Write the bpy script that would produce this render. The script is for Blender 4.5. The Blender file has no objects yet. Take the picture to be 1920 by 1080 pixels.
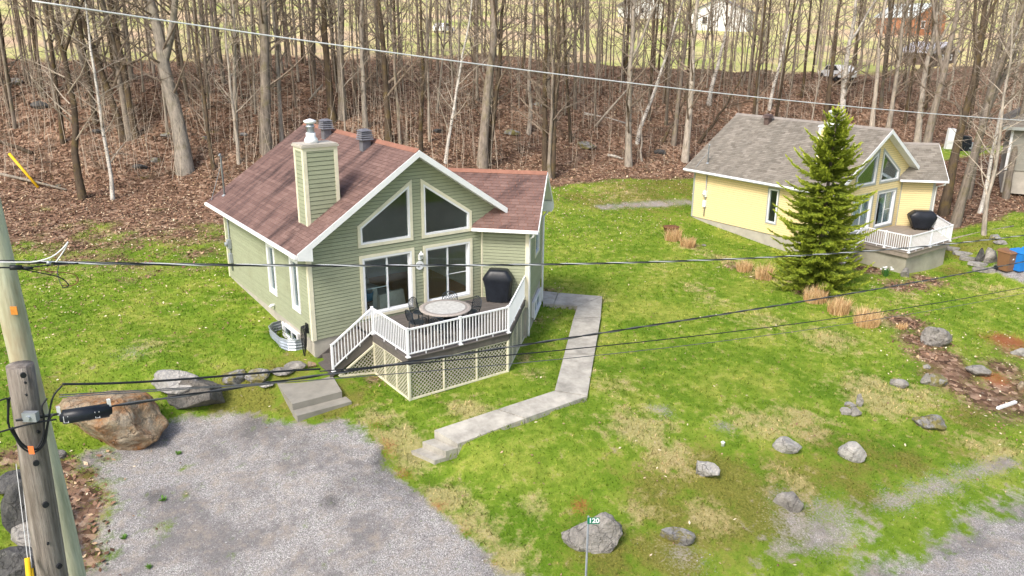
import bpy, math, random
import numpy as np
from mathutils import Vector, Matrix, noise as mnoise
random.seed(7); RNG = np.random.default_rng(11)
S = bpy.context.scene
COL = S.collection
# ---------------------------------------------------------------- camera
YAW, PITCH, ROLL = math.radians(35.583), math.radians(17.755), math.radians(0.454)
FPX = 1498.8
CAM = np.array([-8.921, -23.628, 9.307])
_F = np.array([math.sin(YAW)*math.cos(PITCH), math.cos(YAW)*math.cos(PITCH), -math.sin(PITCH)])
_R0 = np.array([math.cos(YAW), -math.sin(YAW), 0.0]); _U0 = np.cross(_R0, _F)
_R = _R0*math.cos(ROLL)+_U0*math.sin(ROLL); _U = -_R0*math.sin(ROLL)+_U0*math.cos(ROLL)
cd = bpy.data.cameras.new('camera'); cam = bpy.data.objects.new('camera', cd); COL.objects.link(cam)
cd.sensor_width = 36; cd.sensor_fit = 'HORIZONTAL'; cd.lens = FPX/1920*36
cd.clip_start = .1; cd.clip_end = 3000
M = Matrix.Identity(4)
for i in range(3):
    M[i][0] = _R[i]; M[i][1] = _U[i]; M[i][2] = -_F[i]; M[i][3] = CAM[i]
cam.matrix_world = M
S.camera = cam
# ---------------------------------------------------------------- sky, sun, exposure
SUN_AZ, SUN_EL = math.radians(250), math.radians(47)      # azimuth clockwise from +Y
w = bpy.data.worlds.new('World'); S.world = w; w.use_nodes = True
nt = w.node_tree; nt.nodes.clear()
sky = nt.nodes.new('ShaderNodeTexSky'); sky.sky_type = 'NISHITA'; sky.sun_disc = False
sky.sun_elevation = SUN_EL; sky.sun_rotation = SUN_AZ; sky.dust_density = 4.0; sky.air_density = 1.0; sky.ozone_density = .6
bg = nt.nodes.new('ShaderNodeBackground'); bg.inputs[1].default_value = 0.145
wo = nt.nodes.new('ShaderNodeOutputWorld')
nt.links.new(sky.outputs[0], bg.inputs[0]); nt.links.new(bg.outputs[0], wo.inputs[0])
sl = bpy.data.lights.new('sun', 'SUN'); sl.energy = 1.85; sl.angle = math.radians(15); sl.color = (1, .965, .9)
sun = bpy.data.objects.new('sun', sl); COL.objects.link(sun)
sd = Vector((math.sin(SUN_AZ)*math.cos(SUN_EL), math.cos(SUN_AZ)*math.cos(SUN_EL), math.sin(SUN_EL)))
sun.rotation_euler = sd.to_track_quat('Z', 'Y').to_euler(); sun.location = (0, 0, 60)
S.view_settings.view_transform = 'Standard'; S.view_settings.look = 'None'
S.view_settings.exposure = 0.8; S.view_settings.gamma = 1; S.view_settings.use_curve_mapping = False
S.cycles.max_bounces = 6; S.cycles.transparent_max_bounces = 8

# ---------------------------------------------------------------- helpers
class MB:
    """collects faces; build() links them as one mesh object"""
    def __init__(s): s.v = []; s.f = []; s.c = []
    def add(s, vs, fs, c=None):
        o = len(s.v); s.v += [tuple(map(float, p)) for p in vs]
        for f in fs: s.f.append(tuple(i+o for i in f)); s.c.append(c)
        return s
    def hexa(s, p, c=None):   # 8 corners: bottom 4 ccw, top 4 ccw
        return s.add(p, [(3,2,1,0),(4,5,6,7),(0,1,5,4),(1,2,6,5),(2,3,7,6),(3,0,4,7)], c)
    def box(s, x0, x1, y0, y1, z0, z1, c=None):
        return s.hexa([(x0,y0,z0),(x1,y0,z0),(x1,y1,z0),(x0,y1,z0),(x0,y0,z1),(x1,y0,z1),(x1,y1,z1),(x0,y1,z1)], c)
    def beam(s, a, b, w, h, up=(0,0,1), c=None):   # bar from a to b, w across, h along up
        a = Vector(a); b = Vector(b); d = (b-a).normalized(); up = Vector(up)
        x = d.cross(up)
        if x.length < 1e-5: x = d.cross(Vector((1,0,0)))
        x.normalize(); u = x.cross(d).normalized()
        x *= w/2; u *= h/2
        return s.hexa([a-x-u, a+x-u, b+x-u, b-x-u, a-x+u, a+x+u, b+x+u, b-x+u], c)
    def prism(s, poly, off, c=None):
        n = len(poly); off = Vector(off); p = [Vector(q) for q in poly]
        return s.add(p+[q+off for q in p], [tuple(range(n))[::-1], tuple(range(n, 2*n))]+[(i, (i+1)%n, (i+1)%n+n, i+n) for i in range(n)], c)
    def ring(s, outer, inner, off, c=None):   # frame between two polygons, extruded by off
        n = len(outer); off = Vector(off)
        o = [Vector(q) for q in outer]; i_ = [Vector(q) for q in inner]
        vs = o+i_+[q+off for q in o]+[q+off for q in i_]
        fs = []
        for k in range(n):
            j = (k+1) % n
            fs += [(k,j,n+j,n+k)[::-1], (2*n+k,2*n+j,3*n+j,3*n+k), (k,j,2*n+j,2*n+k), (n+k,n+j,3*n+j,3*n+k)[::-1]]
        return s.add(vs, fs, c)
    def tube(s, pts, rad, n=6, c=None, cap=True):
        P = [Vector(p) for p in pts]; m = len(P)
        if not hasattr(rad, '__len__'): rad = [rad]*m
        o = []; d0 = (P[1]-P[0]).normalized()
        x = d0.orthogonal().normalized()
        for i in range(m):
            d = (P[min(i+1,m-1)]-P[max(i-1,0)]).normalized()
            x = (x-d*x.dot(d))
            x = x.normalized() if x.length > 1e-6 else d.orthogonal().normalized()
            y = d.cross(x)
            for k in range(n):
                a = 2*math.pi*k/n; o.append(P[i]+(x*math.cos(a)+y*math.sin(a))*rad[i])
        fs = [(i*n+k, i*n+(k+1)%n, (i+1)*n+(k+1)%n, (i+1)*n+k) for i in range(m-1) for k in range(n)]
        if cap: fs += [tuple(range(n))[::-1], tuple((m-1)*n+k for k in range(n))]
        return s.add(o, fs, c)
    def lathe(s, prof, n=16, at=(0,0,0), c=None):   # prof: (r, z) upward
        vs = [(at[0]+r*math.cos(2*math.pi*k/n), at[1]+r*math.sin(2*math.pi*k/n), at[2]+z) for r, z in prof for k in range(n)]
        m = len(prof)
        fs = [(i*n+k, i*n+(k+1)%n, (i+1)*n+(k+1)%n, (i+1)*n+k) for i in range(m-1) for k in range(n)]
        fs += [tuple(range(n))[::-1], tuple((m-1)*n+k for k in range(n))]
        return s.add(vs, fs, c)
    def mesh(s, name, mat, smooth=False, bevel=0):
        me = bpy.data.meshes.new(name); me.from_pydata(s.v, [], s.f)
        if any(c is not None for c in s.c):
            at = me.attributes.new('tint', 'FLOAT', 'FACE'); at.data.foreach_set('value', [0.5 if c is None else c for c in s.c])
        if mat: me.materials.append(mat)
        me.shade_smooth() if smooth else me.shade_flat()
        return me
    def build(s, name, mat, parent=None, smooth=False, kind=None, loc=None):
        return obj(name, s.mesh(name, mat, smooth), parent, kind, loc)

def obj(name, me, parent=None, kind=None, loc=None, rot=None):
    o = bpy.data.objects.new(name, me); COL.objects.link(o)
    if parent: o.parent = parent
    if kind: o['kind'] = kind
    if loc is not None: o.location = loc
    if rot is not None: o.rotation_euler = rot
    return o
def tag(o, label, cat, group=None):
    o['label'] = label; o['category'] = cat
    if group: o['group'] = group
    return o
def thing(name, label, cat, loc=(0,0,0), rz=0, group=None):
    o = bpy.data.objects.new(name, None); COL.objects.link(o); o.empty_display_size = .2
    o.location = loc; o.rotation_euler = (0, 0, rz)
    return tag(o, label, cat, group)
def npmesh(name, v, f, mat, attrs=None, smooth=False):
    me = bpy.data.meshes.new(name); v = np.asarray(v, np.float32); f = np.asarray(f, np.int32); k = f.shape[1]
    me.vertices.add(len(v)); me.vertices.foreach_set('co', v.ravel())
    me.loops.add(f.size); me.loops.foreach_set('vertex_index', f.ravel())
    me.polygons.add(len(f)); me.polygons.foreach_set('loop_start', np.arange(0, f.size, k, dtype=np.int32))
    me.update(calc_edges=True)
    for n, (dom, val) in (attrs or {}).items():
        a = me.attributes.new(n, 'FLOAT', dom); a.data.foreach_set('value', np.asarray(val, np.float32))
    if mat: me.materials.append(mat)
    me.shade_smooth() if smooth else me.shade_flat()
    return me

# ---------------------------------------------------------------- materials
class NT:
    def __init__(s, name):
        s.m = bpy.data.materials.new(name); s.m.use_nodes = True; s.t = s.m.node_tree; s.t.nodes.clear()
        s.out = s.n('ShaderNodeOutputMaterial'); s.b = s.n('ShaderNodeBsdfPrincipled'); s.l(s.b.outputs[0], s.out.inputs[0])
        s.g = s.n('ShaderNodeNewGeometry')
        s.b.inputs['Specular IOR Level'].default_value = .3
    def n(s, t): return s.t.nodes.new(t)
    def l(s, a, b): s.t.links.new(a, b)
    def noise(s, scale, detail=4, rough=.6, vec=None, stretch=None):
        x = s.n('ShaderNodeTexNoise'); x.inputs['Scale'].default_value = scale; x.inputs['Detail'].default_value = detail; x.inputs['Roughness'].default_value = rough
        v = vec or s.g.outputs['Position']
        if stretch:
            q = s.n('ShaderNodeVectorMath'); q.operation = 'MULTIPLY'; s.l(v, q.inputs[0]); q.inputs[1].default_value = stretch; v = q.outputs[0]
        s.l(v, x.inputs['Vector']); return x.outputs['Fac']
    def attr(s, name):
        a = s.n('ShaderNodeAttribute'); a.attribute_name = name; return a.outputs['Fac']
    def ramp(s, f, stops):
        r = s.n('ShaderNodeValToRGB'); s.l(f, r.inputs[0]); e = r.color_ramp.elements
        while len(e) < len(stops): e.new(.5)
        for el, (p, c) in zip(e, stops): el.position = p; el.color = (*c, 1) if hasattr(c, '__len__') else (c, c, c, 1)
        return r.outputs[0]
    def mix(s, f, a, b, mode='MIX'):
        x = s.n('ShaderNodeMix'); x.data_type = 'RGBA'; x.blend_type = mode
        for i, v in ((0, f), (6, a), (7, b)):
            if hasattr(v, 'is_linked'): s.l(v, x.inputs[i])
            elif i == 0: x.inputs[0].default_value = v
            else: x.inputs[i].default_value = (*v, 1)
        return x.outputs[2]
    def math(s, op, a, b=None, clamp=False):
        x = s.n('ShaderNodeMath'); x.operation = op; x.use_clamp = clamp
        for i, v in ((0, a), (1, b)):
            if v is None: continue
            if hasattr(v, 'is_linked'): s.l(v, x.inputs[i])
            else: x.inputs[i].default_value = v
        return x.outputs[0]
    def bump(s, h, dist=.02, strength=.6):
        b = s.n('ShaderNodeBump'); b.inputs['Distance'].default_value = dist; b.inputs['Strength'].default_value = strength
        s.l(h, b.inputs['Height']); s.l(b.outputs[0], s.b.inputs['Normal'])
    def fin(s, col, rough=.8):
        if hasattr(col, 'is_linked'): s.l(col, s.b.inputs['Base Color'])
        else: s.b.inputs['Base Color'].default_value = (*col, 1)
        s.b.inputs['Roughness'].default_value = rough
        return s.m
def plain(name, c, rough=.6, var=.25, scale=6, metal=0, bump=0, stretch=None, fine=60):
    t = NT(name); f = t.noise(scale, 5, .65, stretch=stretch)
    lo = tuple(x*(1-var) for x in c); hi = tuple(min(1, x*(1+var*.7)) for x in c)
    col = t.ramp(f, [(.3, lo), (.7, hi)])
    t.b.inputs['Metallic'].default_value = metal
    if bump: t.bump(t.noise(fine, 4, .6, stretch=stretch), .01, bump)
    return t.fin(col, rough)
def per_object(name, c, var=.18, rough=.75, scale=(3, 3, 30), dirt=(.25, .22, .15), dirt_amt=.25):
    """painted or weathered boards: each object a slightly different tone, streaks along it"""
    t = NT(name); oi = t.n('ShaderNodeObjectInfo')
    f = t.noise(1.2, 5, .7, stretch=scale)
    a = t.ramp(f, [(.25, tuple(x*(1-var) for x in c)), (.75, tuple(min(1, x*(1+var*.6)) for x in c))])
    rnd = t.ramp(oi.outputs['Random'], [(0, 1-var*.5), (1, 1.0)])
    a = t.mix(1.0, a, rnd, 'MULTIPLY')
    d = t.math('MULTIPLY', t.ramp(t.noise(.8, 6, .75), [(.52, 0.0), (.75, 1.0)]), dirt_amt)
    a = t.mix(d, a, dirt)
    t.bump(f, .004, .4)
    return t.fin(a, rough)

M_white = plain('white_paint', (.8, .81, .82), .45, .06, 3)
M_rail = plain('white_aluminium', (.84, .85, .88), .35, .04, 3)
M_cream = plain('cream_trim', (.72, .68, .52), .6, .12, 2.5, bump=.2)
M_greytrim = plain('grey_trim', (.36, .38, .36), .6, .12, 2.5)
M_green = per_object('green_siding', (.34, .365, .25), .2, dirt=(.2, .2, .12), dirt_amt=.4)
M_yellow = per_object('yellow_siding', (.76, .62, .33), .05, scale=(2, 2, 4), dirt=(.4, .3, .15), dirt_amt=.1)
M_greyside = per_object('grey_siding', (.30, .29, .25), .12)
M_concrete = plain('concrete', (.43, .40, .345), .9, .2, 1.6, bump=.4)
M_land = plain('landing_concrete', (.26, .245, .21), .9, .25, 1.3, bump=.45)
M_slab = plain('walk_concrete', (.39, .37, .325), .9, .34, 2.2, bump=.5)
M_parge = plain('parged_concrete', (.40, .38, .30), .9, .32, .7, bump=.5)
M_deck = per_object('weathered_decking', (.135, .12, .11), .35, .8, (1, 8, 1), dirt=(.3, .27, .22), dirt_amt=.35)
M_deckY = per_object('tan_decking', (.30, .255, .21), .2, .8, (1, 8, 1), dirt_amt=.2)
M_iron = plain('cast_iron', (.03, .04, .05), .45, .3, 20, metal=.3)
M_cover = plain('black_vinyl', (.014, .017, .024), .38, .4, 3, bump=.3, fine=7)
M_galv = plain('galvanised', (.42, .46, .50), .4, .2, 5, metal=.6)
M_greybox = plain('grey_box', (.30, .33, .36), .5, .15, 5)
M_vent = plain('vent_metal', (.15, .15, .17), .5, .25, 6)
M_ventB = plain('vent_brown', (.12, .085, .075), .5, .2, 6)
M_black = plain('black_rubber', (.018, .02, .024), .5, .3, 8)
M_cable = plain('cable_grey', (.10, .105, .11), .45, .3, 8)
M_wire = plain('bare_wire', (.66, .67, .69), .4, .08, 5)
M_wireW = plain('white_sheath', (.8, .8, .79), .4, .08, 5)
M_orange = plain('orange_tag', (.85, .20, .06), .5, .1, 8)
M_yplastic = plain('yellow_plastic', (.82, .50, .02), .4, .1, 5)
M_interior = plain('room_wall', (.72, .70, .62), .9, .1, 2)
M_lapshade = plain('lap_shade_core', (.075, .075, .055), .9, .1, 2)  # wall core colour near-black, standing in for shadow under the board laps
M_woodfloor = plain('wood_floor', (.48, .26, .09), .35, .25, 3, stretch=(1, 10, 1))
M_sofa = plain('sofa_cloth', (.70, .63, .53), .95, .12, 5)
M_tub = plain('blue_plastic_tub', (.16, .34, .5), .5, .1, 5)
M_wood = plain('stand_wood', (.20, .10, .04), .6, .2, 6)
M_curtain = plain('curtain', (.62, .68, .72), .9, .1, 3)
M_rust = plain('rust', (.16, .075, .035), .9, .4, 9, bump=.5)
M_signgreen = plain('sign_green', (.005, .17, .09), .4, .05, 5)
M_binbrown = plain('brown_bin', (.22, .115, .06), .5, .12, 5)
M_binblue = plain('blue_bin', (.02, .20, .62), .45, .08, 5)
M_straw = NT('straw')
M_straw = (lambda t: t.fin(t.ramp(t.attr('tint'), [(0, (.42, .24, .10)), (.5, (.62, .42, .21)), (1, (.78, .60, .36))]), .9))(M_straw)

def mk_glass():
    t = NT('window_glass'); t.t.nodes.remove(t.b)
    tr = t.n('ShaderNodeBsdfTransparent'); tr.inputs[0].default_value = (.80, .86, .86, 1)
    gl = t.n('ShaderNodeBsdfGlossy'); gl.inputs['Roughness'].default_value = .02; gl.inputs[0].default_value = (.9, .95, 1, 1)
    lw = t.n('ShaderNodeLayerWeight'); lw.inputs[0].default_value = .28
    f = t.math('ADD', t.math('MULTIPLY', lw.outputs['Fresnel'], .42), .02, True)
    mx = t.n('ShaderNodeMixShader'); t.l(f, mx.inputs[0]); t.l(tr.outputs[0], mx.inputs[1]); t.l(gl.outputs[0], mx.inputs[2])
    t.l(mx.outputs[0], t.out.inputs[0]); return t.m
M_glass = mk_glass()

def mk_shingle(name, stops, dark, grey):
    t = NT(name); a = t.attr('tint')
    col = t.ramp(a, stops)
    col = t.mix(t.math('MULTIPLY', t.noise(.7, 4, .6), .55), col, grey)
    st = t.ramp(t.noise(.9, 5, .65, stretch=(.45, 2.0, .45)), [(.47, 0.0), (.66, 1.0)])      # algae streaks
    col = t.mix(t.math('MULTIPLY', st, .75), col, dark)
    g = t.noise(260, 2, .5)
    col = t.mix(.35, col, t.ramp(g, [(.3, .35), (.7, 1.0)]), 'MULTIPLY')
    t.bump(g, .006, .5)
    return t.fin(col, .95)
M_shRed = mk_shingle('red_shingle', [(0, (.105, .062, .054)), (.45, (.19, .115, .098)), (1, (.32, .21, .18))], (.035, .024, .026), (.24, .15, .135))
M_shGrey = mk_shingle('grey_shingle', [(0, (.15, .132, .11)), (.5, (.25, .225, .19)), (1, (.33, .30, .26))], (.17, .155, .13), (.25, .225, .19))
M_ridge = plain('ridge_cap', (.28, .135, .095), .95, .2, 3, bump=.5)
M_ridgeG = plain('ridge_cap_grey', (.26, .235, .21), .95, .2, 3, bump=.5)

def mk_bark(name, c, moss=0.25, mosscol=(.13, .115, .02), birch=False):
    t = NT(name); tc = t.n('ShaderNodeTexCoord').outputs['Object']; oi = t.n('ShaderNodeObjectInfo')
    f = t.noise(9, 5, .7, vec=tc, stretch=(1, 1, .18))
    col = t.ramp(f, [(.3, tuple(x*.42 for x in c)), (.5, c), (.72, tuple(min(1, x*1.45) for x in c))])
    col = t.mix(1.0, col, t.ramp(oi.outputs['Random'], [(0, .72), (1, 1.1)]), 'MULTIPLY')
    if birch:
        col = t.mix(t.ramp(t.noise(6, 4, .7, vec=tc, stretch=(1, 1, 2.5)), [(.56, 0.0), (.62, 1.0)]), col, (.06, .055, .05))
    m = t.math('MULTIPLY', t.ramp(t.noise(1.6, 5, .7), [(.5, 0.0), (.66, 1.0)]), moss)
    col = t.mix(m, col, mosscol)
    t.bump(f, .03, .8)
    return t.fin(col, .95)
M_barkA = mk_bark('grey_bark', (.21, .175, .14), .4)
M_barkB = mk_bark('pale_bark', (.35, .305, .25), .25)
M_barkC = mk_bark('dark_mossy_bark', (.085, .062, .042), .55, (.14, .10, .025))
M_birch = mk_bark('birch_bark', (.56, .52, .46), .12, birch=True)
M_twig = mk_bark('twig', (.235, .185, .14), .1)
M_twigP = mk_bark('pale_twig', (.44, .375, .30), .1)

def mk_rock(name, c, c2, moss=.0, mosscol=(.22, .19, .03), lich=.2, sc=1.0):
    t = NT(name)
    f = t.noise(1.6*sc, 7, .68); g = t.noise(7*sc, 6, .7)
    col = t.mix(t.ramp(f, [(.4, 0.0), (.6, 1.0)]), c, c2)
    col = t.mix(.55, col, t.ramp(g, [(.28, .32), (.7, 1.15)]), 'MULTIPLY')
    col = t.mix(t.math('MULTIPLY', t.ramp(t.noise(4*sc, 4, .7), [(.6, 0.0), (.68, 1.0)]), lich), col, (.55, .55, .5))
    cv = t.n('ShaderNodeTexVoronoi'); cv.feature = 'DISTANCE_TO_EDGE'; cv.inputs['Scale'].default_value = 1.3*sc
    ds = t.n('ShaderNodeVectorMath'); ds.operation = 'ADD'; nv = t.n('ShaderNodeTexNoise'); nv.inputs['Scale'].default_value = 2.2*sc; nv.inputs['Detail'].default_value = 5; t.l(t.g.outputs['Position'], nv.inputs['Vector'])
    t.l(t.g.outputs['Position'], ds.inputs[0]); t.l(nv.outputs['Color'], ds.inputs[1]); t.l(ds.outputs[0], cv.inputs['Vector'])
    crack = t.ramp(cv.outputs['Distance'], [(.0, .5), (.022, 1.0)])
    col = t.mix(.8, col, crack, 'MULTIPLY')
    m = t.math('MULTIPLY', t.ramp(t.noise(2.6*sc, 5, .7), [(.46, 0.0), (.56, 1.0)]), moss)
    col = t.mix(m, col, mosscol)
    t.bump(t.math('ADD', t.math('ADD', t.math('MULTIPLY', f, 1.5), g), t.math('MULTIPLY', crack, .5)), .13, 1.0)
    return t.fin(col, .95)
M_rockG = mk_rock('grey_rock', (.42, .395, .36), (.27, .255, .235))
M_rockS = mk_rock('slab_rock', (.23, .21, .185), (.14, .135, .125))
M_rockL = mk_rock('pale_rock', (.52, .50, .47), (.38, .37, .35))
M_rockD = mk_rock('dark_rock', (.15, .145, .14), (.085, .085, .085))
M_rockR = mk_rock('rusty_rock', (.34, .165, .065), (.43, .36, .27), .4, (.34, .29, .19), .3, .8)
M_rockM = mk_rock('mossy_rock', (.40, .39, .38), (.26, .25, .25), .8)
M_oldpole = (lambda t: (t.bump(t.noise(14, 6, .75, stretch=(1, 1, .06)), .03, 1.0),
    t.fin(t.mix(t.ramp(t.noise(1.1, 5, .7, stretch=(1, 1, .5)), [(.45, 0.0), (.65, .7)]),
        t.ramp(t.noise(14, 6, .75, stretch=(1, 1, .06)), [(.3, (.07, .06, .052)), (.5, (.24, .21, .185)), (.7, (.40, .365, .325))]), (.13, .105, .08)), .9))[1])(NT('weathered_pole'))
M_newpole = (lambda t: (t.bump(t.noise(12, 5, .7, stretch=(1, 1, .07)), .015, .7),
    t.fin(t.mix(t.ramp(t.noise(1.5, 5, .7, stretch=(1, 1, .35)), [(.5, 0.0), (.68, .8)]),
        t.ramp(t.noise(12, 5, .7, stretch=(1, 1, .07)), [(.32, (.32, .33, .22)), (.6, (.56, .57, .42))]), (.34, .27, .17)), .85))[1])(NT('treated_pole'))
# ---------------------------------------------------------------- terrain (surveyed spot heights, z = 0 is the green house's floor)
def ray(px, py): return _F+_R*(px-960)/FPX-_U*(py-540)/FPX
def atz(px, py, z):
    d = ray(px, py); return CAM+d*(z-CAM[2])/d[2]
def atd(px, py, dep): return CAM+ray(px, py)*dep
def to_px(P):
    d = np.asarray(P)-CAM; z = d@_F
    return 960+FPX*(d@_R)/z, 540-FPX*(d@_U)/z, z
YBX = [-60, -30, -12, -3, 5, 12, 24, 34, 44, 56, 70, 110]
YBY = [44, 35, 28.5, 24.5, 19.5, 16.5, 17, 15.2, 15.5, 14, 9, 2]
def yb(x): return np.interp(x, YBX, YBY)
spots = [(0,9.5,-.42),(4,10.5,-.4),(8,9,-.5),(0,5,-.66),(0,2.4,-.82),(0,0,-1.0),(-1.2,.6,-1.05),(-3,3,-.95),(-7,6,-.8),(-12,8,-.7),(-12,20,.0),(-14,0,-1.2),
 (1.55,-3.63,-1.53),(5.26,-3.63,-1.50),(7.8,-1.2,-1.6),(10.5,1.44,-1.58),(1.5,-1.2,-1.5),(11,6,-1.2),(13,11,-.5),
 (29,-4.1,-2.03),(33.1,-4.0,-2.15),(27.5,2.3,-1.9),(27.4,8.7,-1.24),(33,9,-.9),(38,1,-1.7),
 (-3,24.4,.75),(4,19,.35),(11,15.5,.1),(18,14.5,.1),(24,16,-.2),(33,14,-.3),(43,14,0.0),(55,12,.3),(-12,27,.9),(-25,32,1.2),(60,4,.0)]
pxs = [(250,600,-.75),(60,650,-.95),(330,690,-1.0),(480,690,-1.0),(30,500,-.3),(300,480,-.3),
 (250,812,-1.95),(420,775,-1.85),(560,792,-1.66),(640,782,-1.62),(700,830,-1.78),(300,950,-2.35),(500,1080,-2.85),(150,1080,-2.85),(800,930,-2.25),(950,1080,-2.95),
 (806,880,-2.34),(770,880,-2.3),(835,885,-2.3),(835,812,-1.72),(815,800,-1.72),(905,850,-1.95),(870,770,-1.66),(1100,745,-1.75),(1130,560,-1.56),(1300,700,-1.98),(1300,880,-2.5),(1105,1050,-3.0),(1300,1040,-3.1),(1500,840,-2.6),(1500,1000,-3.2),
 (1700,900,-3.1),(1919,1000,-3.45),(1919,800,-3.1),(1755,640,-2.45),(1600,600,-2.2),(1400,560,-1.85),(1250,440,-1.25),(1200,390,-.9),(1180,360,-.35),
 (1700,545,-2.2),(1900,560,-2.5),(1800,505,-2.2),(1850,470,-1.5),(1910,455,-1.2),(1835,430,-1.1),(1880,380,-.7)]
for a, b, z in pxs:
    q = atz(a, b, z); spots.append((q[0], q[1], z))
spots += [(-20,-20,-3.4),(-10,-18,-3.4),(0,-20,-3.5),(20,-22,-3.6),(45,-20,-3.6),(60,-10,-3.0),(-25,-5,-1.6),(-25,15,-.4)]
SP = np.array(spots)
def _k(r): return np.where(r > 0, r*r*np.log(np.maximum(r, 1e-9)), 0)
_n = len(SP); _A = np.zeros((_n+3, _n+3))
_A[:_n, :_n] = _k(np.hypot(SP[:, None, 0]-SP[None, :, 0], SP[:, None, 1]-SP[None, :, 1]))+np.eye(_n)*.1
_A[:_n, _n] = 1; _A[:_n, _n+1:] = SP[:, :2]; _A[_n, :_n] = 1; _A[_n+1:, :_n] = SP[:, :2].T
_W = np.linalg.solve(_A, np.r_[SP[:, 2], 0, 0, 0])
_wav = [(RNG.uniform(0, 6.28), RNG.uniform(.25, 2.2), RNG.uniform(0, 6.28)) for _ in range(26)]
def rough(x, y):
    r = 0
    for a, k, p in _wav: r = r+np.sin((x*math.cos(a)+y*math.sin(a))*k+p)/(1+k*1.3)
    return r*.2
def height(x, y):
    x = np.asarray(x, float); y = np.asarray(y, float); sh = x.shape
    x = x.ravel(); y = y.ravel()
    b = yb(x); s = np.maximum(y-b, 0)
    xc = np.clip(x, -25, 62); yc = np.clip(np.minimum(y, b), -24, 36)
    z = np.empty_like(x)
    for i in range(0, len(x), 20000):
        j = slice(i, i+20000)
        z[j] = _k(np.hypot(xc[j, None]-SP[None, :, 0], yc[j, None]-SP[None, :, 1]))@_W[:_n]+_W[_n]+xc[j]*_W[_n+1]+yc[j]*_W[_n+2]
    z = np.clip(z, -4.2, 1.6)
    wd = np.interp(x, [-30, 0, 14, 40, 52, 70], [20, 20, 21, 23, 15, 13]); top = np.interp(x, [-30, 5, 20, 40, 50, 60, 80], [5.6, 5.6, 6.2, 6.4, 5.2, 4.6, 4.2])
    t = np.clip(s/wd, 0, 1); h = top*(t*t*(3-2*t)*.6+t*.4)
    h = h+np.maximum(s-wd, 0)*.03+np.clip(np.maximum(np.hypot(x+9, y+24)-95, 0)*.055, 0, 60)
    z = z+h+rough(x, y)*(.08+.75*np.clip(s/6, 0, 1)*np.clip(1-(s-28)/20, .1, 1))*.6
    return z.reshape(sh)
def H(x, y): return float(height(np.array([x]), np.array([y]))[0])
def G(px, py, far=400):
    """the spot on the terrain seen at a photo pixel"""
    d = ray(px, py); t = np.concatenate([np.arange(8, 90, .12), np.arange(90, far, .6)])
    P = CAM+d[None]*t[:, None]; g = P[:, 2]-height(P[:, 0], P[:, 1]); k = np.argmax(g < 0)
    if g[k] >= 0: k = len(t)-1
    a = g[k-1]/(g[k-1]-g[k]) if k else 0
    return CAM+d*(t[k-1]+(t[k]-t[k-1])*a)
import functools
_G0 = G
@functools.lru_cache(None)
def _Gc(a, b): return _G0(a, b)
def G(px, py): return _Gc(float(px), float(py)).copy()
def depth(P): return float((np.asarray(P)-CAM)@_F)

# zones as plan polygons
def W(pts): return np.array([G(*p)[:2] if len(p) == 2 else p[:2] for p in pts])
def inside(poly, x, y):
    r = np.zeros(x.shape, bool); n = len(poly); j = n-1
    for i in range(n):
        a, b = poly[i], poly[j]
        c = ((a[1] > y) != (b[1] > y)) & (x < (b[0]-a[0])*(y-a[1])/(b[1]-a[1]+1e-12)+a[0]); r ^= c; j = i
    return r
def sdist(poly, x, y):   # + inside
    d = np.full(x.shape, 1e9); n = len(poly)
    for i in range(n):
        a = poly[i]; b = poly[(i+1) % n]; e = b-a; L = e@e+1e-12
        t = np.clip(((x-a[0])*e[0]+(y-a[1])*e[1])/L, 0, 1)
        d = np.minimum(d, np.hypot(x-a[0]-t*e[0], y-a[1]-t*e[1]))
    return np.where(inside(poly, x, y), d, -d)
def soft(poly, x, y, w=.5): return np.clip(.5+sdist(poly, x, y)/(2*w), 0, 1)
Z_drive = W([(135,860),(215,835),(300,790),(360,772),(430,768),(520,786),(575,800),(640,786),(690,812),(720,850),(745,892),(790,925),(850,985),(905,1040),(950,1080),(6,-15.5,0),(-8,-17,0),(-12,-10,0),(110,960),(115,900)])
Z_road = W([(1600,1080),(1690,1046),(1760,1010),(1830,970),(1919,930),(30,-17.5,0),(60,-16,0),(60,-30,0),(-40,-34,0),(-40,-19,0),(-8,-17,0),(6,-15.5,0)])
Z_patch = W([(1430,1010),(1500,985),(1590,955),(1650,965),(1660,1000),(1560,1030),(1500,1060),(1420,1060)])
Z_far_drive = W([(1845,505),(1919,530),(55,-9,0),(55,-2,0),(1919,480),(1880,490)])
def blobs(lst, x, y):
    r = np.zeros(x.shape)
    for px, py, rad, wt in lst:
        q = G(px, py); r = np.maximum(r, wt*np.exp(-((x-q[0])**2+(y-q[1])**2)/(rad*rad)))
    return r
DRY = [(1290+27*k, 462+10.2*k, .75, .75) for k in range(15)]+[(1200,800,1.2,.9),(1420,790,1.2,.7),(1500,790,1.2,.8),(1640,740,1.5,1),(1720,740,1.0,.8),(1330,560,1.2,.45),(1150,720,1.2,.5),(1120,560,.7,.6),(1300,540,1.2,.4),(880,770,.9,.8),(740,810,.8,1),(780,850,.7,1),(830,930,.8,.9),(700,780,.7,.8),(880,990,.9,.8),
 (940,1050,1.0,.8),(1250,850,1.0,.8),(1000,950,.7,.5),(400,560,1.2,.3),(280,650,.9,.5),(140,520,2.,.3),(1250,500,2,.3),(1430,600,1.6,.5),(1560,640,1.5,.7),(1330,970,.8,.7),(1200,960,.7,.7),(1480,905,1.,.6),(1850,840,1.5,.6),(1750,660,1.3,.5),(1000,700,.6,.6),(980,670,.5,.6),(1160,360,3,.4),(1700,560,1.5,.4),(1850,540,1.5,.5)]
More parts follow.
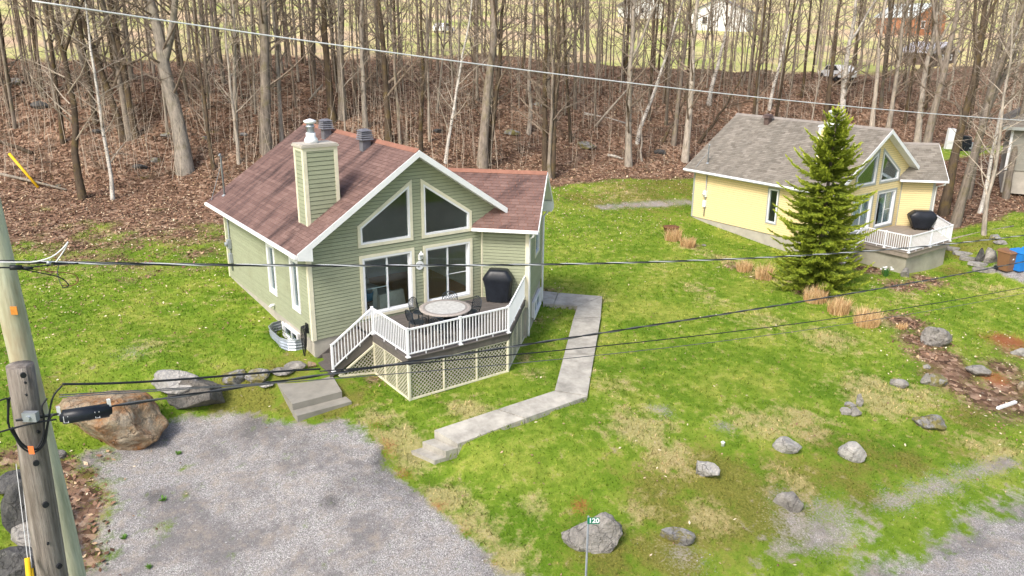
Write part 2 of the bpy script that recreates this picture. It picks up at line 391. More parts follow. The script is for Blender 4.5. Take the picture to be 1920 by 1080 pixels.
MOSS = [(1280,900,1.6,.8),(1380,930,1.8,.9),(1500,900,1.6,.8),(1250,960,1.2,.8),(1120,1040,1.2,.8),(640,740,1.2,.7),(440,740,1.0,1),(480,760,.8,.9),(540,690,1.2,.7),(700,705,.6,.6),(1000,640,.8,.4),(1200,365,4,.75),(1100,375,2.5,.6),(1270,350,4,.7),(1830,790,1.2,.8),(1790,830,1.2,.6),
 (1760,700,.9,.8),(1550,830,1.4,.6),(1650,850,1.3,.6),(100,430,3,.4),(300,470,3,.4),(1800,470,1.0,.9),(1850,455,1.3,.9),(1790,510,1.0,.8),(400,620,1.5,.35),(1600,900,1.5,.6),(70,740,1.2,.7),(1440,960,1.8,.95),(1330,900,1.6,.9),(1560,900,1.5,.8),(1230,910,1.2,.8),(1350,980,1.5,.9),(1250,1040,1.3,.8),(1180,890,.9,.6),(1620,930,1.2,.7),(1700,860,1.,.6),(560,760,.8,.8),(620,770,.7,.8)]
LEAF = [(1700,605,1.0,1),(1725,640,1.0,1),(1760,672,1.2,1),(1800,715,1.3,1),(1850,745,1.3,1),(1875,725,1.2,.9),(1910,760,1.2,.8),(1880,690,1.,.8),(1710,615,.8,1),(1740,640,.8,1),(1770,670,.9,1),(1800,700,1.,1),(1830,730,1.,1),(1860,750,1.,.9),(1890,780,1.,.6),(1900,720,.9,.8),(1680,535,.8,1),(1740,525,.9,1),(1630,505,.8,1),(1720,535,.7,.9),(150,930,.75,1),(145,900,.6,1),(150,970,.7,1),(150,1010,.6,.9),(160,1050,.6,.8),(180,950,.5,.9),(200,860,.3,.6),(120,880,.5,1),(300,990,.25,.5),(345,880,.22,.5),(350,925,.2,.5),
 (1380,500,.7,.7),(1420,520,.6,.6),(1500,545,.6,.6),(1030,545,.5,.8),(1010,600,.35,.7),(700,712,.35,.8),(1300,460,.5,.6),(1900,660,1.,.7),(1890,640,.7,.9),(20,860,.6,.8)]
RED = [(700,795,.45,.5),(722,835,.4,.5),(760,890,.35,.45),(862,1000,.45,.5),(905,1050,.5,.5),(820,950,.35,.4),(1865,710,.55,1),(1890,640,1.1,.7),(1910,655,1.,.6),(1090,950,.3,.7)]
BARE = [(1240,770,.5,.5),(700,860,.4,.6),(1360,800,.4,.5),(1560,965,.9,.5),(1500,985,.9,.6)]+[(1650+15*k, 950-5.2*k, .3+.12*(k % 3), .62) for k in range(17)]+[(1540,1000,1,.6),(1280,1040,.7,.4),(1110,1010,.4,.6),(1480,940,.7,.5),(250,660,.7,.4),]+[(1130+16*k, 388.5-1.0*k, .55, .8) for k in range(11)]
DARKG = [(620,940,.28,1),(720,868,.3,1),(640,910,.3,.6),(400,850,.5,.5),(560,830,.6,.5),(470,800,.7,.6),(700,900,.3,.7),(290,930,.3,.5)]

def masks(x, y):
    n = rough(x*3.1+9, y*3.1)*.9; n2 = rough(x*7+3, y*7-5)*.6
    b = yb(x); m = {}
    gr = np.maximum(soft(Z_drive, x+n2*.3, y+n*.3, .22), soft(Z_road, x+n*.9, y+n2*.9, .7))
    gr = np.maximum(gr, soft(Z_far_drive, x, y, .2))
    gr = np.maximum(gr, .62*soft(Z_patch, x+n*.6, y+n2*.6, .8))
    lf0 = blobs(LEAF, x, y); gr = gr*(1-.85*np.clip(lf0*1.3, 0, 1))
    m['gravel'] = gr
    s = y-b
    fs = np.interp(x, [-30, 42, 54, 70], [27, 27, 15, 12])
    # leaf litter: the wood's floor and a fading apron in front of it
    ap = np.interp(x, [-30, -3, 4, 9, 12, 20, 30, 36, 50], [10, 10, 8.0, 3.5, 1.2, .8, .8, 2.5, 3])
    li = np.clip(1+(s+ap*.45)/ap+n*.6, 0, 1)*np.clip(1-(s-fs-7)/8, 0, 1)
    right = np.clip((x-36.5)/1.5, 0, 1)*np.clip((y+3.0+.1*(x-38)+n)/1.2, 0, 1)*np.clip(1-s/8, 0, 1)
    gl = np.clip(1-np.abs(y-(10.5-.12*(x-45))+n*.4)/2.4, 0, 1)*np.clip((x-43)/3, 0, 1)
    li = np.maximum(li, right*(1-np.clip(gl*2.2, 0, 1)))
    li = np.maximum(li, blobs(LEAF, x, y)*np.clip(1.15+n2, 0, 1.2)); m['litter'] = np.clip(li, 0, 1)
    m['field'] = np.clip((s-fs-n*3)/6, 0, 1)
    m['dry'] = np.clip(blobs(DRY, x, y)*(1.05+.8*n2), 0, 1); m['moss'] = np.clip(blobs(MOSS, x, y)*(1.05+.5*n), 0, 1)
    m['red'] = np.clip(blobs(RED, x, y)*(1.1+n2), 0, 1); m['bare'] = np.clip(np.maximum(blobs(BARE, x, y), 0)*(1.1+.9*n2), 0, 1)
    m['darkg'] = np.clip(blobs(DARKG, x, y)*(1.1+n2), 0, 1)
    return m

def mk_ground():
    t = NT('terrain'); pos = t.g.outputs['Position']
    n1 = t.noise(.45, 5, .65); n2 = t.noise(2.6, 6, .7); n3 = t.noise(16, 5, .75); n4 = t.noise(70, 3, .7)
    lawn = t.ramp(n1, [(.36, (.13, .235, .018)), (.5, (.205, .31, .030)), (.64, (.315, .37, .060))])
    lawn = t.mix(t.ramp(n2, [(.34, .65), (.54, 0.0)]), lawn, (.095, .175, .012))
    lawn = t.mix(t.ramp(n2, [(.52, 0.0), (.70, .75)]), lawn, (.43, .41, .11))
    lawn = t.mix(t.ramp(n3, [(.62, 0.0), (.74, .6)]), lawn, (.42, .37, .15))
    fine = t.ramp(n4, [(.25, .45), (.75, 1.4)])
    def msk(name, f=n3, lo=.55, k=2.2):   # mask broken up by noise
        a = t.math('ADD', t.attr(name), t.math('MULTIPLY', t.math('SUBTRACT', f, .5), k))
        return t.ramp(a, [(.28, 0.0), (.78, 1.0)])
    moss = t.ramp(n3, [(.3, (.085, .08, .022)), (.5, (.19, .175, .04)), (.62, (.27, .24, .055)), (.78, (.42, .34, .14))])
    col = t.mix(t.math('MULTIPLY', msk('moss', n2), .8), lawn, moss)
    dry = t.ramp(n3, [(.3, (.34, .28, .11)), (.55, (.56, .46, .23)), (.75, (.70, .58, .34))])
    col = t.mix(t.math('MULTIPLY', msk('dry', n2), .7), col, dry)
    col = t.mix(.5, col, fine, 'MULTIPLY')
    bl = t.attr('blade')
    col = t.mix(t.math('GREATER_THAN', bl, .01), col, t.mix(1.0, col, t.ramp(bl, [(.0, (.42, .44, .3)), (.5, (1., 1., 1.)), (.85, (1.35, 1.25, 1.3)), (1, (2.0, 1.6, 2.2))]), 'MULTIPLY'))
    fld = t.ramp(t.noise(.06, 5, .6), [(.34, (.36, .42, .11)), (.48, (.58, .53, .24)), (.58, (.62, .47, .29)), (.7, (.56, .40, .28))])
    col = t.mix(t.attr('field'), col, fld)
    vo = t.n('ShaderNodeTexVoronoi'); vo.inputs['Scale'].default_value = 5.5; t.l(pos, vo.inputs['Vector'])
    sep = t.n('ShaderNodeSeparateColor'); t.l(vo.outputs['Color'], sep.inputs[0])
    leaf = t.ramp(sep.outputs[0], [(0, (.065, .038, .026)), (.35, (.18, .105, .068)), (.7, (.30, .185, .125)), (1, (.47, .33, .235))])
    leaf = t.mix(t.ramp(t.noise(.8, 6, .7), [(.46, 0.0), (.64, .75)]), leaf, (.075, .046, .03))
    leaf = t.mix(t.ramp(t.noise(1.1, 5, .7), [(.64, 0.0), (.72, .7)]), leaf, (.14, .13, .02))
    col = t.mix(msk('litter', n3), col, leaf)
    col = t.mix(t.math('MULTIPLY', msk('red', n3), .8), col, (.34, .12, .045))
    v2 = t.n('ShaderNodeTexVoronoi'); v2.inputs['Scale'].default_value = 55; t.l(pos, v2.inputs['Vector'])
    s2 = t.n('ShaderNodeSeparateColor'); t.l(v2.outputs['Color'], s2.inputs[0])
    gv = t.ramp(s2.outputs[1], [(0, (.15, .14, .135)), (.5, (.335, .32, .315)), (.85, (.45, .435, .425)), (1, (.68, .66, .64))])
    gv = t.mix(t.ramp(t.noise(.6, 6, .7), [(.40, .75), (.54, 0.0)]), gv, (.17, .16, .16))
    gv = t.mix(t.ramp(n2, [(.48, 0.0), (.7, .6)]), gv, (.40, .34, .27))
    gv = t.mix(t.math('MULTIPLY', t.attr('darkg'), .75), gv, (.085, .08, .08))
    col = t.mix(msk('bare', n3), col, t.mix(.4, gv, (.36, .30, .27)))
    col = t.mix(msk('gravel', n2), col, gv)
    t.bump(t.math('ADD', t.math('MULTIPLY', n3, 1.0), t.math('ADD', t.math('MULTIPLY', n4, .5), t.math('MULTIPLY', sep.outputs[1], .35))), .08, .75)
    t.b.inputs['Specular IOR Level'].default_value = .1
    return t.fin(col, .95)
M_ground = mk_ground()

def grow(a, step, lim, f=1.12):
    r = []
    while a < lim: step *= f; a += step; r.append(a)
    return r
xs = np.array([-q for q in grow(17, .2, 900, 1.14)][::-1]+list(np.arange(-17, 50, .2))+grow(50, .22, 1200, 1.07))
ys = np.array([-q for q in grow(22, .2, 700, 1.16)][::-1]+list(np.arange(-22, 32, .2))+grow(32, .22, 1500, 1.028))
XX, YY = np.meshgrid(xs, ys); ZZ = height(XX, YY)
MK = masks(XX.ravel(), YY.ravel())
nx, ny = len(xs), len(ys)
ii = (np.arange(ny-1)[:, None]*nx+np.arange(nx-1)[None]).ravel()
FF = np.stack([ii, ii+1, ii+nx+1, ii+nx], 1)
VV = np.stack([XX.ravel(), YY.ravel(), ZZ.ravel()], 1)
# paving is let into the ground, the window well dug out
WPX = [((1018,549),(1018,573)),((1046,552),(1038,574)),((1129,559),(1083,577)),((1126,598),(1075,601)),((1114,668),(1058,668)),((1101,747),(1040,737)),((985,789),(933,772)),((857,838),(813,812))]
WP = [(np.array(G(*a)), np.array(G(*b))) for a, b in WPX]
for (p_, q_), (r_, s_) in zip(WP[:-1], WP[1:]):
    k_ = sdist(np.array([p_[:2], r_[:2], s_[:2], q_[:2]]), VV[:, 0], VV[:, 1]) > -.04; VV[k_, 2] -= .10
a_, b_ = WP[-1]; dr = ((a_+b_)/2-(WP[-2][0]+WP[-2][1])/2); dr[2] = 0; dr /= np.linalg.norm(dr); ztop = (a_[2]+b_[2])/2+.085
k_ = sdist(np.array([a_[:2], b_[:2], (b_+dr*.80)[:2], (a_+dr*.80)[:2]]), VV[:, 0], VV[:, 1]) > -.15; VV[k_, 2] = np.minimum(VV[k_, 2], ztop-.50)
k_ = sdist(np.array([(a_+dr*.7)[:2], (b_+dr*.7)[:2], (b_+dr*1.6)[:2], (a_+dr*1.6)[:2]]), VV[:, 0], VV[:, 1]) > 0; VV[k_, 2] = np.minimum(VV[k_, 2], ztop-.42)
wm = (VV[:, 0] > -.58) & (VV[:, 0] < .3) & (VV[:, 1] > 1.0) & (VV[:, 1] < 2.8)
VV[wm, 2] = -1.3
fc = VV[FF].mean(1); fm = {k: v[FF].mean(1) for k, v in MK.items()}
zone = np.zeros(len(FF), int)
zone[fm['litter'] > .5] = 1
zone[fm['field'] > .5] = 2
isdr = sdist(Z_drive, fc[:, 0], fc[:, 1]) > 0; isrd = sdist(Z_road, fc[:, 0], fc[:, 1]) > 0; isfd = sdist(Z_far_drive, fc[:, 0], fc[:, 1]) > 0
zone[isrd] = 4; zone[isdr] = 3; zone[isfd] = 5
for k, nme in enumerate(['ground', 'forest_floor', 'field', 'gravel_driveway', 'road', 'neighbour_driveway']):
    f = FF[zone == k]; u, inv = np.unique(f, return_inverse=True)
    o = obj(nme, npmesh(nme, VV[u], inv.reshape(-1, 4), M_ground, {a: ('POINT', m[u]) for a, m in MK.items()}, True)); o['kind'] = 'structure'
# ---------------------------------------------------------------- house kit
def span(poly, z):
    u = []
    n = len(poly)
    for i in range(n):
        (a, za), (b, zb) = poly[i], poly[(i+1) % n]
        if (za-z)*(zb-z) <= 0 and abs(za-zb) > 1e-9: u.append(a+(b-a)*(z-za)/(zb-za))
    return (min(u), max(u)) if len(u) >= 2 else None
def segs(poly, holes, z):
    b = span(poly, z)
    if not b: return []
    r = [[(b[0], poly, 0), (b[1], poly, 1)]]
    for h in holes:
        q = span(h, z)
        if not q or q[1]-q[0] < 1e-4: continue
        nr = []
        for s in r:
            a, c = s[0][0], s[1][0]
            if q[1] <= a or q[0] >= c: nr.append(s); continue
            if q[0] > a: nr.append([s[0], (q[0], h, 0)])
            if q[1] < c: nr.append([(q[1], h, 1), s[1]])
        r = nr
    return [s for s in r if s[1][0]-s[0][0] > .02]
def edge(e, z):
    q = span(e[1], z); return q[e[2]] if q else e[0]
def inset(poly, d):
    n = len(poly); r = []
    for i in range(n):
        p0 = np.array(poly[i-1]); p1 = np.array(poly[i]); p2 = np.array(poly[(i+1) % n])
        e1 = (p1-p0)/np.linalg.norm(p1-p0); e2 = (p2-p1)/np.linalg.norm(p2-p1)
        n1 = np.array([-e1[1], e1[0]]); n2 = np.array([-e2[1], e2[0]])
        A = np.array([n1, n2]); b = np.array([n1@p1+d, n2@p1+d]); r.append(tuple(np.linalg.solve(A, b)))
    return r
class Plane:
    """a wall plane: u along it, z up, d out of it"""
    def __init__(s, O, U): s.O = Vector(O); s.U = Vector(U).normalized(); s.N = s.U.cross(Vector((0,0,1)))
    def p(s, u, z, d=0): return s.O+s.U*u+Vector((0,0,z))+s.N*d
    def slab(s, mb, u0a, u1a, za, u0b, u1b, zb, d0, d1a, d1b=None):
        d1b = d1a if d1b is None else d1b
        mb.hexa([s.p(u0a,za,d0), s.p(u0a,za,d1a), s.p(u1a,za,d1a), s.p(u1a,za,d0), s.p(u0b,zb,d0), s.p(u0b,zb,d1b), s.p(u1b,zb,d1b), s.p(u1b,zb,d0)])
    def poly3(s, poly, d): return [s.p(u, z, d) for u, z in poly]
def rect(u0, u1, z0, z1): return [(u0,z0),(u1,z0),(u1,z1),(u0,z1)]
def clad(root, pl, poly, holes, mat, expo=.118, thick=.14, name='wall', inner=None):
    gap = .0125 if mat is M_yellow else .016  # slit between boards bares the dark core as a painted lap shadow
    """wall core with real openings, and each siding board nailed on it"""
    zs = sorted({round(z, 4) for q in [poly]+holes for _, z in q}); mb = MB()
    for a, b in zip(zs[:-1], zs[1:]):
        if b-a < .003: continue
        for s in segs(poly, holes, (a+b)/2):
            pl.slab(mb, edge(s[0], a+1e-4), edge(s[1], a+1e-4), a, edge(s[0], b-1e-4), edge(s[1], b-1e-4), b, -thick, 0)
    wall = mb.build(name, M_lapshade, root)
    z0 = min(z for _, z in poly); z1 = max(z for _, z in poly); k = 0
    while z0+k*expo < z1-.01:
        a = z0+k*expo; b = min(a+expo, z1-.002)
        for s in segs(poly, holes, (a+b)/2):
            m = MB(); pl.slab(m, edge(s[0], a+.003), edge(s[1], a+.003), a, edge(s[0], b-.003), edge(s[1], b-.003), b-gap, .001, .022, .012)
            m.build('siding_board', mat, wall)
        k += 1
    return wall
def window(root, pl, outer, trim_mat, trimw=.1, fw=.055, name='window', frame_mat=None, split=0, curtains=False):
    """frame (part) with its trim, panes and sashes (sub-parts)"""
    a = inset(outer, trimw); b = inset(a, fw); fm = frame_mat or M_white
    f = MB().ring(pl.poly3(a, -.09), pl.poly3(b, -.09), pl.N*.125).build(name, fm, root)
    MB().ring(pl.poly3(outer, .002), pl.poly3(inset(a, -.004), .002), pl.N*.042).build('trim', trim_mat, f)
    if split:
        u0, u1 = b[0][0], b[1][0]; um = (u0+u1)/2; z0 = b[0][1]; z1 = b[2][1]
        for k, (p, q) in enumerate(((u0, um+.03), (um-.03, u1))):
            d = -.03-.035*k
            o = rect(p, q, z0, z1); i = inset(o, .055)
            sash = MB().ring(pl.poly3(o, d-.03), pl.poly3(i, d-.03), pl.N*.03).build('sash', fm, f)
            MB().prism(pl.poly3(inset(o, .05), d-.018), pl.N*.006).build('pane', M_glass, f)
        m = MB(); m.beam(pl.p(um-.04, 1.0, .0), pl.p(um-.04, 1.2, .0), .03, .03, pl.N); m.build('handle', fm, f)
        if split == 2:
            m = MB(); zb = z0+.92*(z1-z0)*.48; m.beam(pl.p(u0+.05, zb, -.085), pl.p(um, zb, -.085), .025, .025); m.build('security_bar', fm, f)
        if split == 3:
            m = MB(); zb = z0+.92*(z1-z0)*.48; m.beam(pl.p(um, zb, -.085), pl.p(u1-.05, zb, -.085), .025, .025); m.build('security_bar', fm, f)
    else:
        MB().prism(pl.poly3(inset(b, -.006), -.05), pl.N*.006).build('pane', M_glass, f)
    return f, a
def shingles(parent, O, U, V, poly, mat, expo=.143, tab=.31, seed=1, gap=.02):
    tv = .09 if mat is M_shRed else .24
    O = Vector(O); U = Vector(U).normalized(); V = Vector(V).normalized(); N = U.cross(V).normalized()
    rs = random.Random(seed); mb = MB(); v1 = max(v for _, v in poly); v0 = min(v for _, v in poly); k = 0
    while v0+k*expo < v1-.02:
        a = v0+k*expo; b = min(a+expo, v1-.001); A = span(poly, a+.002); B = span(poly, b-.002)
        if A and B:
            lo = min(A[0], B[0]); hi = max(A[1], B[1]); u = lo-((k % 2)*.5+.13*(k % 3))*tab
            row = rs.gauss(0, .06)
            while u < hi:
                ua, ub = u+gap/2, u+tab-gap/2; p0 = max(ua, A[0]); p1 = min(ub, A[1]); q0 = max(ua, B[0]); q1 = min(ub, B[1])
                if p1-p0 > .01 or q1-q0 > .01:
                    p1 = max(p1, p0+.002); q1 = max(q1, q0+.002); c = min(1, max(0, .45+row+rs.gauss(0, tv)))
                    P = lambda uu, vv, h: O+U*uu+V*vv+N*h
                    h0, h1 = .020+rs.uniform(-.002, .003), .008
                    mb.add([P(p0,a-.01,h0), P(p1,a-.01,h0), P(q1,b+.006,h1), P(q0,b+.006,h1), P(p0,a-.01,.0), P(p1,a-.01,.0)], [(0,1,2,3),(4,5,1,0)], c)
                u += tab
        k += 1
    return mb.build('shingles', mat, parent, kind='stuff')

SQ = math.sqrt(.5); E1 = Vector((SQ, -SQ, 0)); E2 = Vector((SQ, SQ, 0))
def house(loc, rz, P, label, C):
    """gabled cottage with a wing turned by 45 degrees"""
    R = thing('cottage', label, 'house', loc, rz)
    xe, ze, xr, zr, o, D, zs = (P[k] for k in ('xe', 'ze', 'xr', 'zr', 'o', 'D', 'zs'))
    s = (zr-ze)/(xr-xe); Wd = 2*xr; th = .15
    rt = lambda x: zr-s*abs(x-xr)            # roof top height above x
    xc, w_, d_, ez, eo, erz, eo2, el = (P[k] for k in ('xc', 'w', 'd', 'ez', 'eo', 'erz', 'eo2', 'el'))
    CV = Vector((xc, 0, 0)); se = (erz-ez)/(d_/2+eo)
    Ept = lambda a, b, z: CV+E1*a+E2*b+Vector((0,0,z))
    side, trim, corner = C['side'], C['trim'], C['corner']
    # --- main front wall
    front = Plane((0,0,0), (1,0,0))
    wl = [(P['wl0'],P['zwb']),(P['wl1'],P['zwb']),(P['wl1'],P['wl0z']+s*(P['wl1']-P['wl0'])),(P['wl0'],P['wl0z'])]
    wr = [(P['wr0'],P['zwb']),(P['wr1'],P['zwb']),(P['wr1'],P['wr0z']-s*(P['wr1']-P['wr0'])),(P['wr0'],P['wr0z'])]
    dl = rect(P['d0'], P['d1'], .0, P['zdt']); dr = rect(P['d2'], P['d3'], .0, P['zdt'])
    holes = []
    for q, nm, sp in ((wl, 'gable_window', 0), (wr, 'gable_window', 0), (dl, 'sliding_door', 2), (dr, 'sliding_door', 3)):
        f, h = window(R, front, q, trim, .1, .06, nm, split=sp); holes.append(h)
    gab = [(0,zs),(Wd,zs),(Wd,rt(Wd)-th),(xr,zr-th),(0,rt(0)-th)]
    clad(R, front, gab, holes, side, inner=M_interior)
    # --- left wall
    left = Plane((0,D,0), (0,-1,0)); lh = []
    for ya, yb_ in C['left_windows']:
        f, h = window(R, left, rect(D-ya, D-yb_, P['lz0'], P['lz1']), C['left_trim'], .07, .07); lh.append(h)
    clad(R, left, rect(0, D, zs, rt(0)-th-.05), lh, side, inner=M_interior)
    # --- wing walls
    ef = Plane(Ept(0,0,0), E1); clad(R, ef, rect(.02, w_, zs, ez-.02), [], side, inner=M_interior)
    er = Plane(Ept(w_,0,0), E2); eh = []
    for q in C['wing_windows']:
        f, h = window(R, er, rect(*q), trim, .07, .05)
        if q[2] > -.3: eh.append(h)
    clad(R, er, [(0,zs),(d_,zs),(d_,ez+eo*se-.12),(d_/2,erz-.12),(0,ez+eo*se-.12)], eh, side, inner=M_interior)
    # --- far side walls
    m = MB(); m.prism([(x, D, z) for x, z in gab], (0, -.14, 0)); m.prism([Vector((Wd,.1,zs)),Vector((Wd,D-.14,zs)),Vector((Wd,D-.14,rt(Wd)-th)),Vector((Wd,.1,rt(Wd)-th))], (-.12,0,0))
    b0, b1 = Ept(w_,d_,zs), Ept(-1.5,d_,zs); up = Vector((0,0,ez-zs+.1)); m.prism([b0, b1, b1+up, b0+up], E2*-.12)
    m.build('rear_wall', side, R)
    # --- foundation
    m = MB(); zb = C['found_bottom']; i_ = .025
    m.box(i_, Wd-i_, i_, D-i_, zb, zs-.012); q = [Ept(0,i_+.01,zb), Ept(w_-i_,i_+.01,zb), Ept(w_-i_,d_-i_,zb), Ept(-1.2,d_-i_,zb)]
    m.prism(q, (0,0,zs-.016-zb)); m.build('foundation', M_concrete, R)
    # --- corner boards
    for pl, u0, u1 in ((front, -.03, .11), (left, D-.11, D+.002), (left, -.02, .10), (ef, w_-.10, w_+.028), (er, -.002, .10), (er, d_-.1, d_)):
        m = MB(); zt = ez-.1 if pl in (ef, er) else rt(0)-th-.1
        pl.slab(m, u0, u1, zs-.03, u0, u1, zt, .002, .032 if pl in (front, ef) else .0315); m.build('corner_board', corner, R)
    m = MB(); m.box(xc-.03, xc+.03, -.05, .0, zs, ez-.1); m.build('corner_board', trim, R)
    # --- roofs
    m = MB()
    sec = lambda x0, z0, x1, z1: [(x0,z0),(x1,z1),(x1,z1-th),(x0,z0-th)]
    for x0, z0 in ((xe, ze), (2*xr-xe, ze)):
        y0 = -o
        q = [Vector((x, y0, z)) for x, z in sec(x0, z0, xr, zr)]
        if x0 > xr:
            q = [Vector((x, y0, z)) for x, z in sec(P['rake_end'], rt(P['rake_end']), xr, zr)]
            m.prism(q, (0, o, 0)); q = [Vector((x, 0, z)) for x, z in sec(x0, z0, xr, zr)]; m.prism(q, (0, D+o, 0)); continue
        m.prism(q, (0, D+2*o, 0))
    roof = m.build('roof', M_ridge if C['shingle'] is M_shRed else M_ridgeG, R)
    Ls = math.hypot(xr-xe, zr-ze); Vl = Vector((xr-xe, 0, zr-ze)); Vr = Vector((-(xr-xe), 0, zr-ze))
    shingles(roof, (xe, D+o, ze), (0,-1,0), Vl, rect(0, D+2*o, -.03, Ls), C['shingle'], seed=3, tab=C['tab'])
    xq = P['rake_end']; vq = Ls*(1-(xq-xr)/(xr-xe))
    shingles(roof, (2*xr-xe, -o, ze), (0,1,0), Vr, [(0,vq),(o,vq),(D+2*o,vq),(D+2*o,Ls),(0,Ls)], C['shingle'], seed=4, tab=C['tab'])
    # wing roof: two slopes running in under the main roof
    rise = erz-ez; hv = d_/2+eo; Le = math.hypot(rise, hv); a1 = w_+eo2
    # where the wing ridge meets the main slope, and where its front slope meets the front wall
    ar = (xr+(zr-erz)/s-xc-d_/2*SQ)/SQ
    aw = (zr-s*(xc-xr)-(ez+eo*se))/(se+s*2*SQ)
    f2 = [(el,0),(a1,0),(a1,hv),(ar,hv),(aw,aw+eo),(el,el+eo)]
    k = Le/hv; sl = [(u, v*k) for u, v in f2]
    O = Ept(0,-eo,ez); V = E2*hv+Vector((0,0,rise))
    shingles(roof, O, E1, V, sl, C['shingle'], seed=5, tab=C['tab'])
    m = MB(); Vn = V.normalized(); m.prism([O+E1*u+Vn*v-Vector((0,0,.002)) for u, v in sl], (0,0,-.12))
    O2 = Ept(a1, d_+eo, ez); V2 = E2*-hv+Vector((0,0,rise)); q2 = rect(0, a1+2.2, 0, Le)
    m.prism([O2-E1*u+V2.normalized()*v-Vector((0,0,.002)) for u, v in q2], (0,0,-.12)); m.build('wing_roof', C['ridge'], R)
    m = MB(); dn = Vector((0,0,-.126)); m.prism([O+E1*u+Vn*v+dn for u, v in rect(w_+.01, a1, 0, Le)], (0,0,-.012)); m.prism([O2-E1*u+V2.normalized()*v+dn for u, v in rect(0, eo2-.01, 0, Le)], (0,0,-.012)); m.build('soffit', M_white, roof)
    shingles(roof, O2, -E1, V2, q2, C['shingle'], seed=6, tab=C['tab'])
    def cap(a, b, n, wd=.15):     # ridge caps, piece by piece
        a = Vector(a); b = Vector(b); d = (b-a)/n; ac = d.normalized().cross(Vector((0,0,1))); mb = MB()
        for i in range(n):
            p = a+d*i; q = p+d*1.12; h = Vector((0,0,.03)); dn = Vector((0,0,-wd*.62)); j = Vector((0,0,random.uniform(0,.006)))
            mb.add([p+ac*wd+dn+j, p+h+j, p-ac*wd+dn+j, q+ac*wd+dn, q+h, q-ac*wd+dn], [(0,1,4,3),(1,2,5,4),(0,3,4,1)], random.random())
        mb.build('ridge_cap', C['ridge'], roof, kind='stuff')
    cap((xr, -o-.01, zr+.02), (xr, D+o, zr+.02), 46); cap(Ept(a1+.01, d_/2, erz+.02), Ept(ar+.1, d_/2, erz+.02), 24)
    # --- fascia, gutters, eave returns
    y = -o
    def rake(a, b, h=.2, t=.03, n=(0,-1,0)):
        m = MB(); n = Vector(n)*t; a = Vector(a); b = Vector(b); dz = Vector((0,0,h)); u = Vector((0,0,.015))
        m.prism([a+u, b+u, b-dz, a-dz], n); m.build('fascia', M_white, roof)
    rake((xe-.02,y,ze), (xr+.012,y,zr)); rake((xr-.012,y-.001,zr), (xq,y-.001,rt(xq)))
    m = MB(); m.prism([(xe-.02,y-.028,ze-.19),(.0,y-.028,ze-.28),(.0,y-.028,rt(0)-.12),(xe-.02,y-.028,ze-.1)], (0,.36,0)); m.build('eave_return', M_white, roof)
    m = MB(); m.box(xe-.02, .03, y+.34, D+o, ze-.2, ze-.17); m.build('soffit', M_white, roof)
    m = MB(); m.prism([(x, y+.005, z) for x, z in ((xr,zr-th-.012),(xr+.01,zr-th-.03),(xe+.4,rt(xe+.4)-th-.03),(xe+.4,rt(xe+.4)-th-.012))], (0, o-.03, 0))
    m.prism([(x, y+.005, z) for x, z in ((xr,zr-th-.012),(xq,rt(xq)-th-.012),(xq,rt(xq)-th-.03),(xr,zr-th-.03))], (0, o-.03, 0)); m.build('rake_soffit', M_white, roof)
    def gutter(a, b, out):
        a = Vector(a); b = Vector(b); out = Vector(out); z = Vector((0,0,1)); m = MB()
        pr = [(0,0),(.10,0),(.12,-.10),(.03,-.12),(0,-.12)]; pr2 = [(.015,-.005),(.09,-.005)]
        m.prism([a+out*p+z*q for p, q in pr], b-a); m.build('gutter', M_white, roof)
    gutter((xe,y+.01,ze-.03), (xe,D+o,ze-.03), (-1,0,0))
    gutter(Ept(el,-eo,ez-.03), Ept(a1,-eo,ez-.03), -E2)
    for bb, sgn in ((-eo, 1), (d_+eo, -1)):
        m = MB(); a = Ept(a1,bb,ez+.01); b = Ept(a1,d_/2,erz+.01); dz = Vector((0,0,-.17)); m.prism([a,b,b+dz,a+dz], E1*.03); m.build('fascia', M_white, roof)
    m = MB(); a = Ept(a1+.028,d_+eo,ez-.17); b = Ept(a1+.028,d_-.25,ez-.17); m.prism([a, b, b+Vector((0,0,.42)), a+Vector((0,0,.12))], E1*-.5); m.build('eave_return', M_white, roof)
    # downspouts
    for b_, bot in ((-.06, C['ds_bottom']), (d_-.03, C['ds_bottom']+.1)):
        p = Ept(w_+.07, b_, 0); m = MB()
        e = Ept(a1-.15, -eo-.02 if b_ < 0 else d_+eo, ez-.13)
        m.tube([e, e-Vector((0,0,.1)), Vector((p.x,p.y,ez-.42)), Vector((p.x,p.y,bot+.15)), Vector((p.x,p.y,bot))], .042, 6); m.build('downspout', M_white, R, True)
    # --- chimney
    if True:
        x0, x1, y0, y1, zt = C['chimney']; ch = MB(); zlow = rt(x0)-.3
        ch.box(x0+.02, x1-.02, y0+.02, y1-.02, zlow, zt); ch = ch.build('chimney', M_lapshade, R)
        for O_, U_, Lw in (((x0,y0,0),(1,0,0),x1-x0), ((x0,y1,0),(0,-1,0),y1-y0), ((x1,y0,0),(0,1,0),y1-y0)):
            pl = Plane(O_, U_); k = 0
            while zlow+k*.14 < zt-.05:
                a = zlow+k*.14; m = MB(); pl.slab(m, .09, Lw-.09, a, .09, Lw-.09, min(a+.122, zt-.05), -.03, .012, .0); m.build('siding_board', side, ch); k += 1
            for u0, u1 in ((-.012, .11), (Lw-.11, Lw+.012)):
                m = MB(); pl.slab(m, u0, u1, zlow, u0, u1, zt, -.02, .018 if U_[0] else .0175); m.build('corner_board', C['chim_trim'], ch)
            m = MB(); pl.slab(m, .1, Lw-.1, zt-.1, .1, Lw-.1, zt, -.02, .016); m.build('trim', C['chim_trim'], ch)
